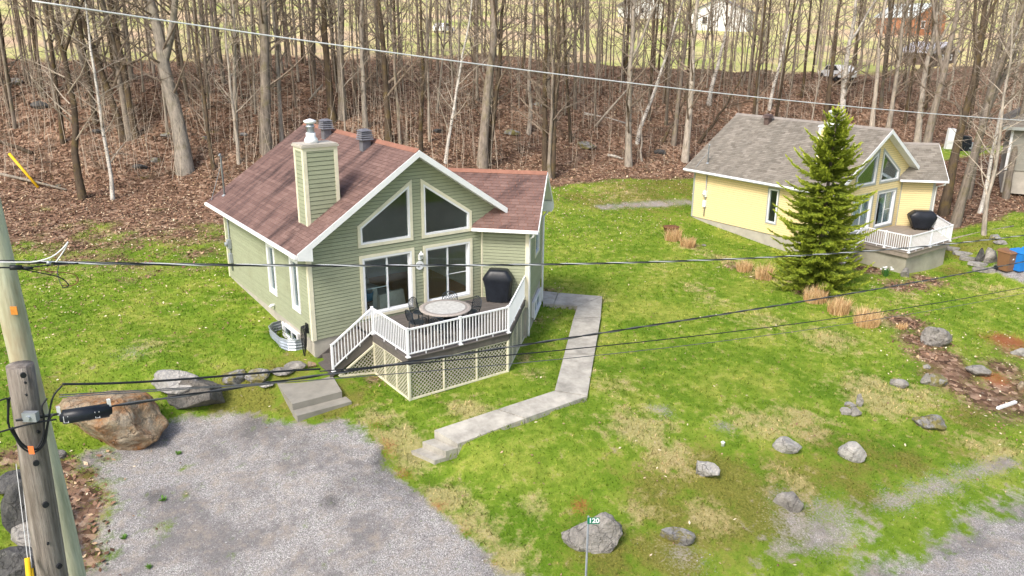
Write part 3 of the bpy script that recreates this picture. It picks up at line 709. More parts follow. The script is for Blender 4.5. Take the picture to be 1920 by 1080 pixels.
        m = MB(); m.box(x0-.06, x1+.06, y0-.06, y1+.06, zt, zt+.06); m.box(x0-.03, x1+.03, y0-.03, y1+.03, zt+.06, zt+.1); m.build('chimney_cap', C['cap'], ch)
        cx, cy = (x0+x1)/2-.1, (y0+y1)/2+.05
        m = MB(); m.lathe([(.22,0),(.21,.12),(.15,.2),(.15,.32)], 14, (cx,cy,zt+.1)); m.build('flue_base', M_white, ch, True)
        m = MB(); m.lathe([(.12,.3),(.12,.5),(.145,.5),(.145,.53),(.115,.54),(.115,.62)], 14, (cx,cy,zt+.1)); m.build('flue', M_galv, ch, True)
        m = MB(); m.lathe([(.17,.62),(.2,.66),(.2,.70),(.02,.76)], 14, (cx,cy,zt+.1)); m.build('flue_cap', M_white, ch, True)
    # --- roof vents: square stack with louvred hood
    for vx, vy, n, mt in C['vents']:
        zb = rt(vx); v = MB(); v.box(vx-.15, vx+.15, vy-.15, vy+.15, zb-.2, zb+.36); v = v.build('roof_vent', mt, R)
        for k in range(n):
            m = MB(); z = zb+.33+k*.075; q = .245-.012*k
            m.hexa([(vx-q,vy-q,z),(vx+q,vy-q,z),(vx+q,vy+q,z),(vx-q,vy+q,z)]+[(vx+a*(q-.03),vy+b*(q-.03),z+.05) for a, b in ((-1,-1),(1,-1),(1,1),(-1,1))]); m.build('louvre', mt, v)
        m = MB(); z = zb+.33+n*.075; m.hexa([(vx+a*.22,vy+b*.22,z) for a, b in ((-1,-1),(1,-1),(1,1),(-1,1))]+[(vx+a*.1,vy+b*.1,z+.07) for a, b in ((-1,-1),(1,-1),(1,1),(-1,1))]); m.build('hood', mt, v)
    # --- electric service mast and meter on the left wall
    mx, my, mz = C['mast']; m = MB(); m.tube([(mx,my,rt(mx)-.3),(mx,my,mz),(mx-.03,my-.06,mz+.07),(mx-.1,my-.12,mz+.02)], .035, 8); ms = m.build('service_mast', M_greybox, R, True)
    m = MB(); m.lathe([(.12,0),(.05,.06)], 10, (mx,my,rt(mx)-.03)); m.build('flashing', M_greybox, ms)
    m = MB(); m.tube([(mx-.02,my,mz-.35),(xe+.1,my+.5,rt(xe+.1)+.02)], .012, 5); m.build('stay', M_greybox, ms)
    y = C['meter_y']; m = MB(); m.tube([(-.06,y,rt(0)-.5),(-.06,y,C['meter_bot'])], .03, 8); cn = m.build('conduit', M_greybox, R, True)
    m = MB(); m.box(-.16,-.03,y-.12,y+.12,.95,1.3); m.build('meter_base', C['metercol'], cn)
    m = MB(); m.tube([(-.15,y,1.12),(-.26,y,1.12)], .085, 12); m.build('meter', C['metercol'], cn, True)
    m = MB(); m.box(-.14,-.03,y-.11,y+.11,.35,.72); m.build('junction_box', C['metercol'], cn)
    # --- inside
    m = MB(); m.box(.16, Wd-.14, .16, 4.3, -.2, -.02); m.build('floor', M_woodfloor, R)
    m = MB(); m.prism([(x, 4.3, z) for x, z in [(.14,-.1),(Wd-.14,-.1),(Wd-.14,rt(Wd)-.2),(xr,zr-.2),(.14,rt(.14)-.2)]], (0,.1,0)); m.build('partition', M_interior, R)
    m = MB(); m.prism([(xc+.1,.16,-.1),(xc+.1,4.3,-.1),(xc+.1,4.3,rt(xc)-.3),(xc+.1,.16,rt(xc)-.3)], (.08,0,0)); m.build('partition', M_interior, R)
    return R

def deck(loc, rz, P, label, C):
    R = thing('deck', label, 'deck', loc, rz)
    xd, y1, L, x4, xc = P['xd'], P['y1'], P['L'], P['x4'], P['xc']; zd = -.085; h = P['hr']
    dq = Vector((x4, -L, 0))+E2*P['q']; poly = [(xd,-.03),(xd,-L),(x4,-L),(dq.x,dq.y),(xc+.02,-.03)]
    # boards run along the front; each one cut to the deck outline
    ov = .06; big = [(xd-ov,-.03),(xd-ov,-L-ov),(x4+.03,-L-ov),(dq.x+.02,dq.y-.04),(xc+.02,-.03)]
    y = -L-ov; wdt = .14
    while y < -.035:
        b = min(y+wdt-.008, -.031); A = span(big, y+.001); B = span(big, b-.001)
        if A and B:
            m = MB(); m.hexa([(A[0],y,zd-.03),(A[1],y,zd-.03),(B[1],b,zd-.03),(B[0],b,zd-.03),(A[0],y,zd),(A[1],y,zd),(B[1],b,zd),(B[0],b,zd)])
            m.build('deck_board', C['board'], R)
        y += wdt
    i = .0
    runs = [((xd,-L),(xd,y1)), ((x4,-L),(xd,-L)), ((dq.x,dq.y),(x4,-L)), ((xd,y1+.03),(xd,-.03))]
    for (ax, ay), (bx, by) in runs:
        a = Vector((ax,ay,zd-.15)); b = Vector((bx,by,zd-.15)); m = MB(); m.beam(a, b, .04, .22); m.build('rim_joist', C['rim'], R)
    # railings
    def post(x, y, z=zd, hh=h):
        m = MB(); m.box(x-.032,x+.032,y-.032,y+.032,z+.012,z+hh); p = m.build('post', M_rail, R)
        m = MB(); m.box(x-.065,x+.065,y-.065,y+.065,z,z+.03); m.build('base_plate', M_rail, p)
        m = MB(); m.box(x-.042,x+.042,y-.042,y+.042,z+hh,z+hh+.018); m.build('post_cap', M_rail, p)
    bal = MB().box(-.0115,.0115,-.0115,.0115,0,1).mesh('baluster', M_rail)
    def rail(a, b, za=zd, zb=zd, step=.113):
        a = Vector((*a,za)); b = Vector((*b,zb)); Lr = (b-a).to_2d().length if hasattr((b-a),'to_2d') else (b-a).length
        u = Vector((0,0,1)); d = (b-a).normalized()
        m = MB(); m.beam(a+d*.03+u*(h-.035), b-d*.03+u*(h-.035), .05, .05); m.build('top_rail', M_rail, R)
        m = MB(); m.beam(a+d*.03+u*.11, b-d*.03+u*.11, .04, .035); m.build('bottom_rail', M_rail, R)
        n = max(2, round(Lr/step))
        for k in range(1, n):
            p = a+(b-a)*(k/n)+u*.11; o_ = obj('baluster', bal, R, loc=p); o_.scale = (1,1,h-.16)
        for k in (1/3, 2/3):
            p = a+(b-a)*k; m = MB(); m.box(p.x-.012,p.x+.012,p.y-.012,p.y+.012,p.z,p.z+.1); m.build('rail_foot', M_rail, R)
    xm = P['x3']
    pts = [(xd,y1),(xd,-L),(xm,-L),(x4,-L),(dq.x-.02,dq.y-.02)]
    for p in pts: post(*p)
    for p in C.get('extra_posts', []): post(*p)
    for a, b in zip(pts[:-1], pts[1:]): rail(a, b)
    # stairs against the wall, going down to the left
    sb = C['stair']; n = sb['n']; z0 = zd; x0 = xd; run = (xd-sb['x'])/(n-.4); dz = (zd-sb['z'])/n
    for k in range(1, n+1):
        x = xd-run*k; m = MB(); m.box(x-.03, x+run, y1+.05, -.06, zd-dz*k-.05, zd-dz*k); m.build('stair_tread', C['board'], R)
        m = MB(); m.box(x+run-.02, x+run, y1+.06, -.07, zd-dz*k, zd-dz*(k-1)-.05); m.build('stair_riser', C['board'], R)
    for yy in (y1+.02, -.07):
        m = MB(); a = Vector((xd,yy,zd-.1)); b = Vector((xd-run*n,yy,zd-dz*n-.12))
        m.prism([a+Vector((0,0,.06)), b+Vector((0,0,.14)), b+Vector((0,0,-.12)), a+Vector((0,0,-.28))], (0,.04,0)); m.build('stringer', C['rim'], R)
    pb = (sb['x'], y1); post(sb['x'], y1, sb['z'], h*.97)
    rail((xd,y1), pb, zd, sb['z'])
    # skirt
    if C['skirt'] == 'lattice':
        def lattice(a, b, za, zb, zt, ztb=None):     # panel on the vertical plane a-b; bottoms za, zb; top zt
            ztb = zt if ztb is None else ztb
            a = Vector((*a,0)); b = Vector((*b,0)); Lp = (b-a).length; pl = Plane(a, b-a)
            q = [(0,za),(Lp,zb),(Lp,ztb),(0,zt)] if zt-za > .05 else [(.0,za),(Lp,zb),(Lp,ztb)]
            m = MB(); st = .135
            for sg, d in ((1, .004), (-1, -.006)):
                lo = min(za, zb)-Lp-1; hi = max(zt, ztb)+Lp+1; c = lo
                while c < hi:
                    # line z = sg*u + c clipped to the panel
                    P_ = []
                    for e in range(len(q)):
                        (u0, z0_), (u1, z1_) = q[e], q[(e+1) % len(q)]; f0 = z0_-sg*u0-c; f1 = z1_-sg*u1-c
                        if f0*f1 < 0: t_ = f0/(f0-f1); P_.append((u0+(u1-u0)*t_, z0_+(z1_-z0_)*t_))
                    if len(P_) == 2: m.beam(pl.p(*P_[0], d), pl.p(*P_[1], d), .03, .007, pl.N)
                    c += st
            m.build('lattice_panel', M_lat, R, kind='stuff')
            return pl, Lp
        g = C['ground']
        def skirt(a, b, n):
            a = np.array(a); b = np.array(b); za, zb = g(*a), g(*b); zt = zd-.24
            for k in range(n):
                p = a+(b-a)*k/n; q = a+(b-a)*(k+1)/n; lattice(p, q, za+(zb-za)*k/n+.04, za+(zb-za)*(k+1)/n+.04, zt)
            av = Vector((*a,0)); bv = Vector((*b,0)); nrm = (bv-av).normalized().cross(Vector((0,0,1)))*.012
            for k in range(n+1):
                p = a+(b-a)*k/n; zq = za+(zb-za)*k/n; wv = .09 if k in (0, n) else .05
                m = MB(); m.beam(Vector((*p,zq))+nrm, Vector((*p,zt))+nrm, wv, .05, nrm); m.build('skirt_post', M_cream, R)
            for zz0, zz1 in ((za+.03, zb+.03), (zt-.02, zt-.02)):
                m = MB(); m.beam(Vector((*a,zz0))+nrm*.8, Vector((*b,zz1))+nrm*.8, .045, .06); m.build('skirt_rail', M_cream, R)
        skirt((xd+.02,y1), (xd+.02,-L+.03), 3); skirt((xd+.02,-L+.03), (x4-.01,-L+.03), 3); skirt((x4-.01,-L+.03), (dq.x-.03,dq.y-.02), 4)
        # triangle under the stairs
        zt = zd-.42; xb = sb['x']+.22; zb = g(xb, y1)
        lattice((xb,y1-.01), (xd,y1-.01), zb+.05, g(xd,y1)+.05, zb+.06, zt)
        for a, b in (((xb-.05,y1-.02,zb+.05),(xd,y1-.02,zt+.03)), ((xb,y1-.02,zb+.04),(xd,y1-.02,g(xd,y1)+.04))):
            m = MB(); m.beam(a, b, .04, .06); m.build('skirt_rail', M_cream, R)
    else:
        zb = -2.2; m = MB(); iv = .12
        q = [(xd+iv,-.05),(xd+iv,-L+iv),(x4-iv*.4,-L+iv),(dq.x-iv*1.2,dq.y+.0),(xc,-.05)]
        m.prism([(a, b, zb) for a, b in q], (0,0,zd-.27-zb)); m.build('concrete_base', M_parge, R)
        for (a, b) in ((q[0], q[1]), (q[1], q[2]), (q[2], q[3])):
            m = MB(); m.beam((*a,zd-.19), (*b,zd-.19), .26, .13); m.build('sill_beam', C['rim'], R)
    return R
M_lat = plain('lattice_paint', (.47, .45, .34), .7, .2, 2)
# ---------------------------------------------------------------- the two cottages
PG = dict(xe=-.478,ze=2.711,xr=3.876,zr=5.592,o=.453,D=8.9,zs=-.364,zwb=2.494,wl0=1.747,wl1=3.789,wl0z=3.229,wr0=4.135,wr1=6.169,wr0z=4.575,zdt=2.223,d0=1.761,d1=3.811,d2=4.162,d3=6.186,
  xc=6.602,w=1.722,d=3.789,ez=2.653,eo=.374,erz=4.318,eo2=.40,el=-.263,rake_end=7.42,lz0=.29,lz1=2.17,xd=1.551,y1=-1.243,L=3.629,x3=3.413,x4=5.258,q=3.657,hr=.927)
PY = dict(PG, xe=-.427,ze=2.512,xr=3.991,zr=5.424,o=.448,D=9.09,zs=-.375,wl0=1.9,wl1=3.86,wl0z=3.12,wr0=4.201,wr1=6.194,wr0z=4.419,zdt=2.096,d0=1.9,d1=3.86,d2=4.223,d3=6.178,
  xc=6.614,w=1.754,d=3.80,ez=2.589,eo=.42,erz=4.267,eo2=.50,el=-.244,rake_end=7.35,lz0=.187,lz1=2.177,xd=1.349,y1=-1.09,L=3.616,x3=3.4,x4=5.451,q=3.41,hr=.87)
LG = (0, 0, 0); LY = (27.558, -.504, -.789); RY = math.radians(.947)
hg = house(LG, 0, PG, 'green sided cottage with red shingle roof and trapezoid gable windows', dict(side=M_green, trim=M_cream, corner=M_cream, left_trim=M_white, chim_trim=M_cream, cap=M_concrete,
  left_windows=[(3.88,3.09),(1.62,.87)], wing_windows=[(1.7,2.95,1.02,2.0)], shingle=M_shRed, ridge=M_ridge, tab=.31, found_bottom=-2.3, ds_bottom=-1.5,
  chimney=(.36,1.5,.69,1.45,5.78), vents=[(3.45,2.72,4,M_vent),(3.5,6.28,4,M_vent)], mast=(.02,8.57,4.6), meter_y=8.25, meter_bot=.0, metercol=M_greybox))
hy = house(LY, RY, PY, 'yellow sided cottage with grey shingle roof behind the spruce', dict(side=M_yellow, trim=M_greytrim, corner=M_greytrim, left_trim=M_greytrim, chim_trim=M_white, cap=M_white,
  left_windows=[(3.83,3.10)], wing_windows=[(1.7,2.95,1.02,2.0)], shingle=M_shGrey, ridge=M_ridgeG, tab=.31, found_bottom=-2.6, ds_bottom=-1.1,
  chimney=(.36,1.5,.69,1.45,5.6), vents=[(3.5,6.9,2,M_ventB)], mast=(.15,8.3,3.9), meter_y=8.1, meter_bot=-.2, metercol=M_wireW))
deck(LG, 0, PG, 'grey timber deck with white railing and lattice skirt at green cottage', dict(board=M_deck, rim=M_deck, skirt='lattice', ground=H, stair=dict(n=6, x=.11, z=-1.04)))
deck(LY, RY, PY, 'tan deck with white railing on concrete base at yellow cottage', dict(board=M_deckY, rim=M_deckY, skirt='concrete', stair=dict(n=5, x=.0, z=-.95), extra_posts=[(1.349,-2.35)]))

def cellar(root, pl, q):
    f, h = window(root, pl, rect(*q), M_white, .05, .05, 'cellar_window')
    m = MB(); m.prism(pl.poly3(inset(rect(*q), .06), -.075), pl.N*.01); m.build('pane_backing', M_black, f)  # black sheet stands in for the unlit cellar behind the pane
    u = (q[0]+q[1])/2; m = MB(); m.beam(pl.p(u, q[2]+.08, -.03), pl.p(u, q[3]-.08, -.03), .04, .04, pl.N); m.build('mullion', M_white, f)
cellar(hg, Plane((-.06, 8.9, 0), (0,-1,0)), (8.9-2.68, 8.9-1.22, -1.03, -.50))
e0 = Vector((6.602,0,0))+E1*(1.722+.06); cellar(hg, Plane(e0, E2), (1.33, 3.28, -1.35, -.62))
# little vent hood on the left wall
m = MB(); m.tube([(.0,3.53,-.14),(-.14,3.53,-.14),(-.2,3.53,-.2)], .06, 8); m.build('dryer_vent', M_white, hg, True)

# ---------------------------------------------------------------- things on and beside the green cottage
t = thing('window_well', 'corrugated metal window well sunk in lawn beside green cottage', 'window well', (0, 1.9, -.8))
pth = [(-.03,1.02),(-.33,.98),(-.56,.72),(-.63,.3),(-.63,-.5),(-.5,-.86),(-.3,-1.0),(-.03,-1.03)]
m = MB(); K = 14
for k in range(K):      # corrugations
    z = -.5+.72*k/K
    for i in range(len(pth)-1):
        (a, b), (c, d) = pth[i], pth[i+1]; r0 = 1+.05*(k % 2); r1 = 1+.05*((k+1) % 2)
        m.add([(a*r0,b*r0,z),(c*r0,d*r0,z),(c*r1,d*r1,z+.72/K),(a*r1,b*r1,z+.72/K)], [(0,1,2,3)])
m.build('corrugated_wall', M_galv, t)
m = MB(); m.tube([(a*1.04,b*1.04,.225) for a, b in pth], .022, 6); m.build('rim', M_galv, t, True)
t = thing('garden_hose', 'dark garden hose coiled on hanger at corner of green cottage', 'hose', (-.07, .38, .0))
m = MB(); m.box(-.0,.05,-.09,.09,-.2,.12); m.tube([(-.02,-.1,-.02),(-.14,-.1,-.02),(-.16,0,.05),(-.14,.1,-.02),(-.02,.1,-.02)], .018, 6); m.build('hanger', M_black, t)
m = MB()
for k in range(5):
    a = .16+.012*k; b = .40+.05*k*(1 if k % 2 else .6); x = -.05-.03*k
    m.tube([(x, a*math.sin(q)*(.7+.3*math.cos(q))-.02*k, -b+.08-(-b)*math.cos(q)) for q in [2*math.pi*i/22 for i in range(23)]], .010, 6)
m.build('hose_coil', M_black, t, True)
t = thing('wall_lantern', 'small white lantern between the sliding doors of green cottage', 'lantern', (4.01, 0, 1.87))
m = MB(); m.box(-.05,.05,-.06,-.02,-.12,.06); m.tube([(0,-.05,-.05),(0,-.12,-.1),(0,-.15,-.04)], .014, 6); m.build('bracket', M_white, t)
m = MB(); m.lathe([(.045,-.05),(.075,.1)], 6, (0,-.15,0)); m.build('lamp_glass', M_glass, t)
for k in range(6):
    a = k*math.pi/3; m = MB(); m.beam((.047*math.cos(a),-.15+.047*math.sin(a),-.05), (.077*math.cos(a),-.15+.077*math.sin(a),.1), .012, .012); m.build('glazing_bar', M_white, t)
m = MB(); m.lathe([(.1,.1),(.03,.18),(.012,.23)], 6, (0,-.15,0)); m.build('lamp_cap', M_white, t)
t = thing('wall_plaque', 'round white plaque with dark bird below the lantern', 'plaque', (4.0, -.03, 1.56))
m = MB(); m.tube([(0,0,0),(0,-.03,0)], .155, 28); m.build('disc', M_white, t)
m = MB(); m.prism([(x*.1,-.031,z*.1) for x, z in ((-.9,-.5),(-.35,-.55),(.2,-.35),(.55,.1),(.95,.2),(.6,.42),(.35,.5),(.1,.25),(-.2,.0))], (0,-.006,0)); m.build('bird_silhouette', M_black, t)
# dining set
TZ = -.085
t = thing('patio_table', 'round pale stone topped patio table on green cottage deck', 'table', (3.77,-2.12,TZ))
m = MB(); m.lathe([(.80,.685),(.85,.70),(.86,.72),(.85,.738),(.735,.742)], 48); m.build('rim', plain('table_rim', (.37, .33, .30), .6, .25, 14, bump=.3), t, True)
m = MB(); m.lathe([(.735,.70),(.735,.7425),(.66,.7435)], 48); m.build('mosaic_band', plain('mosaic_band', (.27, .25, .235), .6, .5, 45), t)
m = MB(); m.lathe([(.66,.70),(.66,.744),(.02,.7445)], 48); m.build('stone_top', plain('mosaic_top', (.47, .47, .45), .6, .3, 9, bump=.2), t)
m = MB()
for k in range(4):
    a = k*math.pi/2+.6; m.tube([(.5*math.cos(a),.5*math.sin(a),.02),(.3*math.cos(a),.3*math.sin(a),.2),(.2*math.cos(a),.2*math.sin(a),.45),(.5*math.cos(a),.5*math.sin(a),.69)], .026, 6)
m.lathe([(.26,.36),(.28,.38),(.26,.4)], 18); m.build('pedestal', M_iron, t, True)
def chair_meshes():
    P_ = []
    leg = MB().tube([(0,0,0),(.01,.0,.2),(-.01,0,.43)], [.017,.014,.018], 6).mesh('leg', M_iron, True)
    seat = MB()
    seat.lathe([(.23,.42),(.25,.435),(.24,.45),(.05,.44)], 20, (0,0,0)); seat = seat.mesh('seat', M_iron)
    fr = MB(); arc = [(-.24+.0,.20,.44),(-.26,.26,.62),(-.24,.30,.80),(-.13,.32,.88),(0,.325,.905),(.13,.32,.88),(.24,.30,.80),(.26,.26,.62),(.24,.20,.44)]
    fr.tube(arc, .016, 6); fr = fr.mesh('back_frame', M_iron, True)
    lat = MB()
    for k in range(-6, 7):
        for sg in (1, -1):
            pts = []
            for i in range(9):
                z = .47+.42*i/8; x = k*.085+sg*(z-.66)*.8
                lim = .245 if z < .78 else .245*math.sqrt(max(0, 1-((z-.78)/.125)**2))
                if abs(x) < lim: pts.append((x, .21+.115*(z-.44)/.46, z))
            if len(pts) > 1: lat.tube(pts, .0085, 4)
    lat = lat.mesh('back_lattice', M_iron)
    arm = MB().tube([(.255,.25,.62),(.29,.1,.66),(.29,-.12,.655),(.27,-.2,.6),(.22,-.2,.44)], .014, 6).mesh('armrest', M_iron, True)
    arm2 = MB().tube([(-.255,.25,.62),(-.29,.1,.66),(-.29,-.12,.655),(-.27,-.2,.6),(-.22,-.2,.44)], .014, 6).mesh('armrest', M_iron, True)
    return leg, seat, fr, lat, arm, arm2
CHM = chair_meshes()
for x, y, lab in ((3.28,-1.30,'black metal lattice chair left of the round table near sliding door'), (4.33,-1.42,'black metal lattice chair behind the round table'), (4.72,-2.15,'black metal lattice chair right of the round table'),
                  (3.05,-2.95,'black metal lattice chair nearest the railing in front of round table'), (2.72,-2.1,'black metal lattice chair at far left of round table')):
    a = math.atan2(y+2.12, x-3.77)-math.pi/2
    t = thing('patio_chair', lab, 'chair', (x, y, TZ), a, 'chairs around the patio table')
    leg, seat, fr, lat, arm, arm2 = CHM
    for sx, sy in ((-.19,-.19),(.19,-.19),(-.19,.19),(.19,.19)): obj('leg', leg, t, loc=(sx, sy, 0))
    obj('seat', seat, t); obj('back_frame', fr, t); obj('back_lattice', lat, t); obj('armrest', arm, t); obj('armrest', arm2, t)
def grill(loc, rz, lab, sc, shape):
    """barbecue under a fitted cover: folded cloth over a hood, hanging to a hem"""
    t = thing('covered_grill', lab, 'grill', loc, rz); m = MB(); n = 40; rows = []
    for r, (a, b, z, f) in enumerate(shape):
        row = []
        for k in range(n):
            q = 2*math.pi*k/n; c, s_ = math.cos(q), math.sin(q); e = .42
            x = a*math.copysign(abs(c)**e, c); y = b*math.copysign(abs(s_)**e, s_)
            fold = f*(math.sin(q*7+r*.5)+.6*math.sin(q*13+1.3*r)); row.append((x*(1+fold), y*(1+fold), z+f*.3*math.sin(q*5)))
        rows.append(row)
    vs = [p for row in rows for p in row]; R_ = len(rows)
    fs = [(i*n+k, i*n+(k+1) % n, (i+1)*n+(k+1) % n, (i+1)*n+k) for i in range(R_-1) for k in range(n)]+[tuple((R_-1)*n+k for k in range(n))]
    m.add(vs, fs); m.build('cover', M_cover, t, True)
    m = MB(); m.box(-sc*.5, sc*.5, -.22, .22, .1, .5); m.build('cart', M_iron, t)
    for sx in (-1, 1):
        for sy in (-.18, .18):
            m = MB(); m.tube([(sx*sc*.45-.02, sy, .07),(sx*sc*.45+.02, sy, .07)], .07, 12); m.build('wheel', M_black, t)
    return t
grill((6.86,-.72,TZ), math.radians(-45), 'tall black covered grill on green cottage deck', .8, [(.42,.27,.03,.05),(.45,.28,.25,.045),(.47,.29,.5,.03),(.53,.32,.78,.02),(.56,.33,.86,.01),(.5,.3,.98,.01),(.38,.24,1.14,.008),(.34,.18,1.2,.0)])
q = atz(1716, 428, -.875)
grill((34.35,-1.75,-.875), math.radians(-44), 'squat black covered grill on yellow cottage deck', .8, [(.45,.3,.12,.05),(.55,.34,.35,.04),(.68,.38,.62,.03),(.74,.38,.74,.02),(.7,.36,.84,.01),(.5,.3,1.02,.008),(.42,.22,1.06,.0)])
# seen through the glass
t = thing('sofa', 'beige sofa inside green cottage behind the left sliding door', 'sofa', (2.95, 1.5, -.02), math.radians(12))
for nm, b in (('seat', (-.55,.55,-.9,.9,.08,.42)), ('backrest', (-.75,-.45,-.9,.9,.08,.85)), ('armrest', (-.6,.55,-1.1,-.88,.08,.62)), ('armrest', (-.6,.55,.88,1.1,.08,.62))):
    m = MB(); x0,x1,y0,y1,z0,z1 = b; m.hexa([(x0,y0,z0),(x1,y0,z0),(x1,y1,z0),(x0,y1,z0),(x0+.05,y0+.05,z1),(x1-.06,y0+.05,z1),(x1-.06,y1-.05,z1),(x0+.05,y1-.05,z1)]); m.build(nm, M_sofa, t)
t = thing('blue_tub', 'blue tub on wooden stand inside the left sliding door', 'tub', (2.2, .62, -.02))
m = MB(); m.lathe([(.24,.46),(.29,.75),(.30,.76),(.27,.76),(.23,.5)], 20); m.build('tub', M_tub, t, True)
m = MB()
for k in range(4): a = k*math.pi/2+.5; m.tube([(.26*math.cos(a),.26*math.sin(a),0),(.1*math.cos(a),.1*math.sin(a),.3),(.24*math.cos(a+2.6),.24*math.sin(a+2.6),.46)], .016, 6)
m.lathe([(.26,.44),(.26,.465)], 16); m.build('stand', M_wood, t)
t = thing('curtain', 'pale curtain behind right sliding door of yellow cottage', 'curtain', LY, RY)
m = MB(); n = 40; m.add([(5.2+.9*k/n, .28+.05*math.sin(k*1.3), z) for z in (.05, 2.0) for k in range(n+1)], [(k, k+1, n+2+k, n+1+k) for k in range(n)]); m.build('drape', M_curtain, t, True)
m = MB(); m.tube([(4.2,.28,2.02),(6.15,.28,2.02)], .015, 6); m.build('rod', M_white, t)
t = thing('curtain', 'pale curtain behind left sliding door of yellow cottage', 'curtain', LY, RY)
m = MB(); m.add([(2.3+1.5*k/n, .28+.05*math.sin(k*1.1), z) for z in (.05, 2.0) for k in range(n+1)], [(k, k+1, n+2+k, n+1+k) for k in range(n)]); m.build('drape', M_curtain, t, True)
m = MB(); m.tube([(1.9,.28,2.02),(3.85,.28,2.02)], .015, 6); m.build('rod', M_white, t)
# concrete landing with its lower step
def quad_slab(name, c, z, h, parent=None, mat=None):
    m = MB(); m.hexa([(x, y, z-h) for x, y in c]+[(x+(0), y, z) for x, y in c]); return m.build(name, mat or M_slab, parent)
t = thing('concrete_landing', 'concrete landing with one lower step at foot of deck stairs', 'landing', (0,0,0))
zs_ = -1.24
c = [atz(*p, zs_)[:2] for p in ((548,758),(641,734),(612,686),(513,710))]
quad_slab('slab', c, zs_, .45, t, M_land)
c0, c1 = np.array(c[0]), np.array(c[1]); dv = (c1-c0)/np.linalg.norm(c1-c0); nv = np.array([dv[1], -dv[0]])*.42
quad_slab('step', [c0+nv-dv*.02, c1+nv+dv*.12, c1+dv*.12+nv*.02, c0-dv*.02+nv*.02], zs_-.2, .4, t, M_land)
# walkway slabs and steps
t = thing('concrete_walkway', 'pale concrete walkway curving from the wing to three steps', 'walkway', (0,0,0))
for (a, b), (c, d) in zip(WP[:-1], WP[1:]):
    g_ = .012; m = MB(); lf = .085
    lo = [a+(c-a)*g_, c-(c-a)*g_, d-(d-b)*g_, b+(d-b)*g_]; up = [p+np.array([0,0,lf]) for p in lo]; dn = [p-np.array([0,0,.35]) for p in lo]
    m.hexa(dn[::-1]+up[::-1]); m.build('slab', M_slab, t)
a, b = WP[-1]
for k, (sh, wd) in enumerate(((0, .36), (.36, .36))):
    A = a+dr*(sh+.004); B = b+dr*(sh+.004); z = ztop-.19*(k+1); A2 = A+dr*wd; B2 = B+dr*wd
    m = MB(); m.hexa([(p[0],p[1],z-.5) for p in (A,B,B2,A2)]+[(p[0],p[1],z) for p in (A,B,B2,A2)]); m.build('step', M_slab, t)
# ---------------------------------------------------------------- boulders
def ico(sub):
    import bmesh
    b = bmesh.new(); bmesh.ops.create_icosphere(b, subdivisions=sub, radius=1); v = np.array([q.co[:] for q in b.verts]); f = np.array([[x.index for x in p.verts] for p in b.faces]); b.free(); return v, f
ICO4 = ico(5); ICO3 = ico(4)
def rock(px, py, wpx, hpx, label, mat, seed, dep=None, yaw=0, sink=.25, cuts=11, name='boulder', group='boulders around the lawns', hi=False):
    """boulder standing on the spot seen at (px, py), wpx wide and hpx tall there"""
    g = G(px, py); d = depth(g); sx = wpx*d/FPX/2; sy = (dep or .7)*sx; sz = max(.3*sx, (hpx*d/FPX-.8*sy)/1.7/(1-max(sink, 0)))
    rs = random.Random(seed); v, f = ICO4 if hi else ICO3; v = v.copy(); o = Vector((rs.uniform(0,50), rs.uniform(0,50), seed))
    for _ in range(cuts):       # broken faces
        n = np.array([rs.gauss(0,1), rs.gauss(0,1), rs.gauss(0,.8)]); n /= np.linalg.norm(n); h = rs.uniform(.5, .85); k = v@n
        v -= np.maximum(k-h, 0)[:, None]*n*.97
    dis = np.array([mnoise.fractal(Vector(p)*1.5+o, 1.0, 2.0, 5)*.12+mnoise.ridged_multi_fractal(Vector(p)*2.2+o, 1.0, 2.0, 4, 1.0, 2.0)*.035 for p in v])
    v *= (1+dis)[:, None]; v *= np.array([sx, sy, sz])
    me = npmesh(name, v, f, mat, smooth=True)
    up = np.array([_F[0], _F[1]])/np.hypot(_F[0], _F[1])*sy*.55
    return tag(obj(name, me, loc=(g[0]+up[0], g[1]+up[1], H(g[0]+up[0], g[1]+up[1])+sz*(1-2*sink)*.9), rot=(rs.uniform(-.06,.06), rs.uniform(-.06,.06), -YAW+yaw)), label, 'boulder', group)
rock(188,838,225,140,'huge rust brown boulder beside the utility poles',M_rockR,3,.62,-.25,.2,12,hi=True)
rock(368,776,132,86,'dark grey slab faced boulder holding the lawn edge',M_rockS,8,.55,-.15,.15,13,hi=True)
rock(318,748,130,62,'pale grey boulder resting on top of the dark slab boulder',M_rockL,15,.5,-.4,-.05,12,hi=True)
rock(440,722,56,36,'mossy low stone beside the dark slab boulder',M_rockM,21)
rock(485,720,50,32,'knobbly pale stone midway between boulder and landing',M_rockM,22)
rock(522,706,50,22,'flat grey stone left behind the concrete landing',M_rockG,23)
rock(553,696,44,24,'rounded grey stone behind the concrete landing',M_rockG,24)
rock(583,690,18,16,'small tan stone at the corner of green cottage',M_rockR,25)
rock(500,728,36,14,'flat pale stone at the left side of the landing',M_rockL,26)
rock(110,860,26,22,'small grey stone behind the new pole',M_rockG,27)
rock(18,925,100,55,'flat dark layered boulder at left edge above other dark rocks',M_rockD,31,.7,hi=True)
rock(52,1010,85,120,'upright dark boulder left of the old pole',M_rockD,32,.6,.3,hi=True)
rock(70,1050,130,95,'grey angular boulder partly hidden by old pole',M_rockG,33,.6,-.5,.2,9,hi=True)
rock(20,1100,130,85,'dark boulder in the bottom left corner',M_rockD,34,.7,hi=True)
rock(1112,1032,112,80,'large cracked grey boulder behind the house number sign',M_rockG,41,.55,.1,.2,9,hi=True)
rock(1266,1020,74,44,'grey boulder with moss right of the number sign',M_rockM,42,.6,-.2)
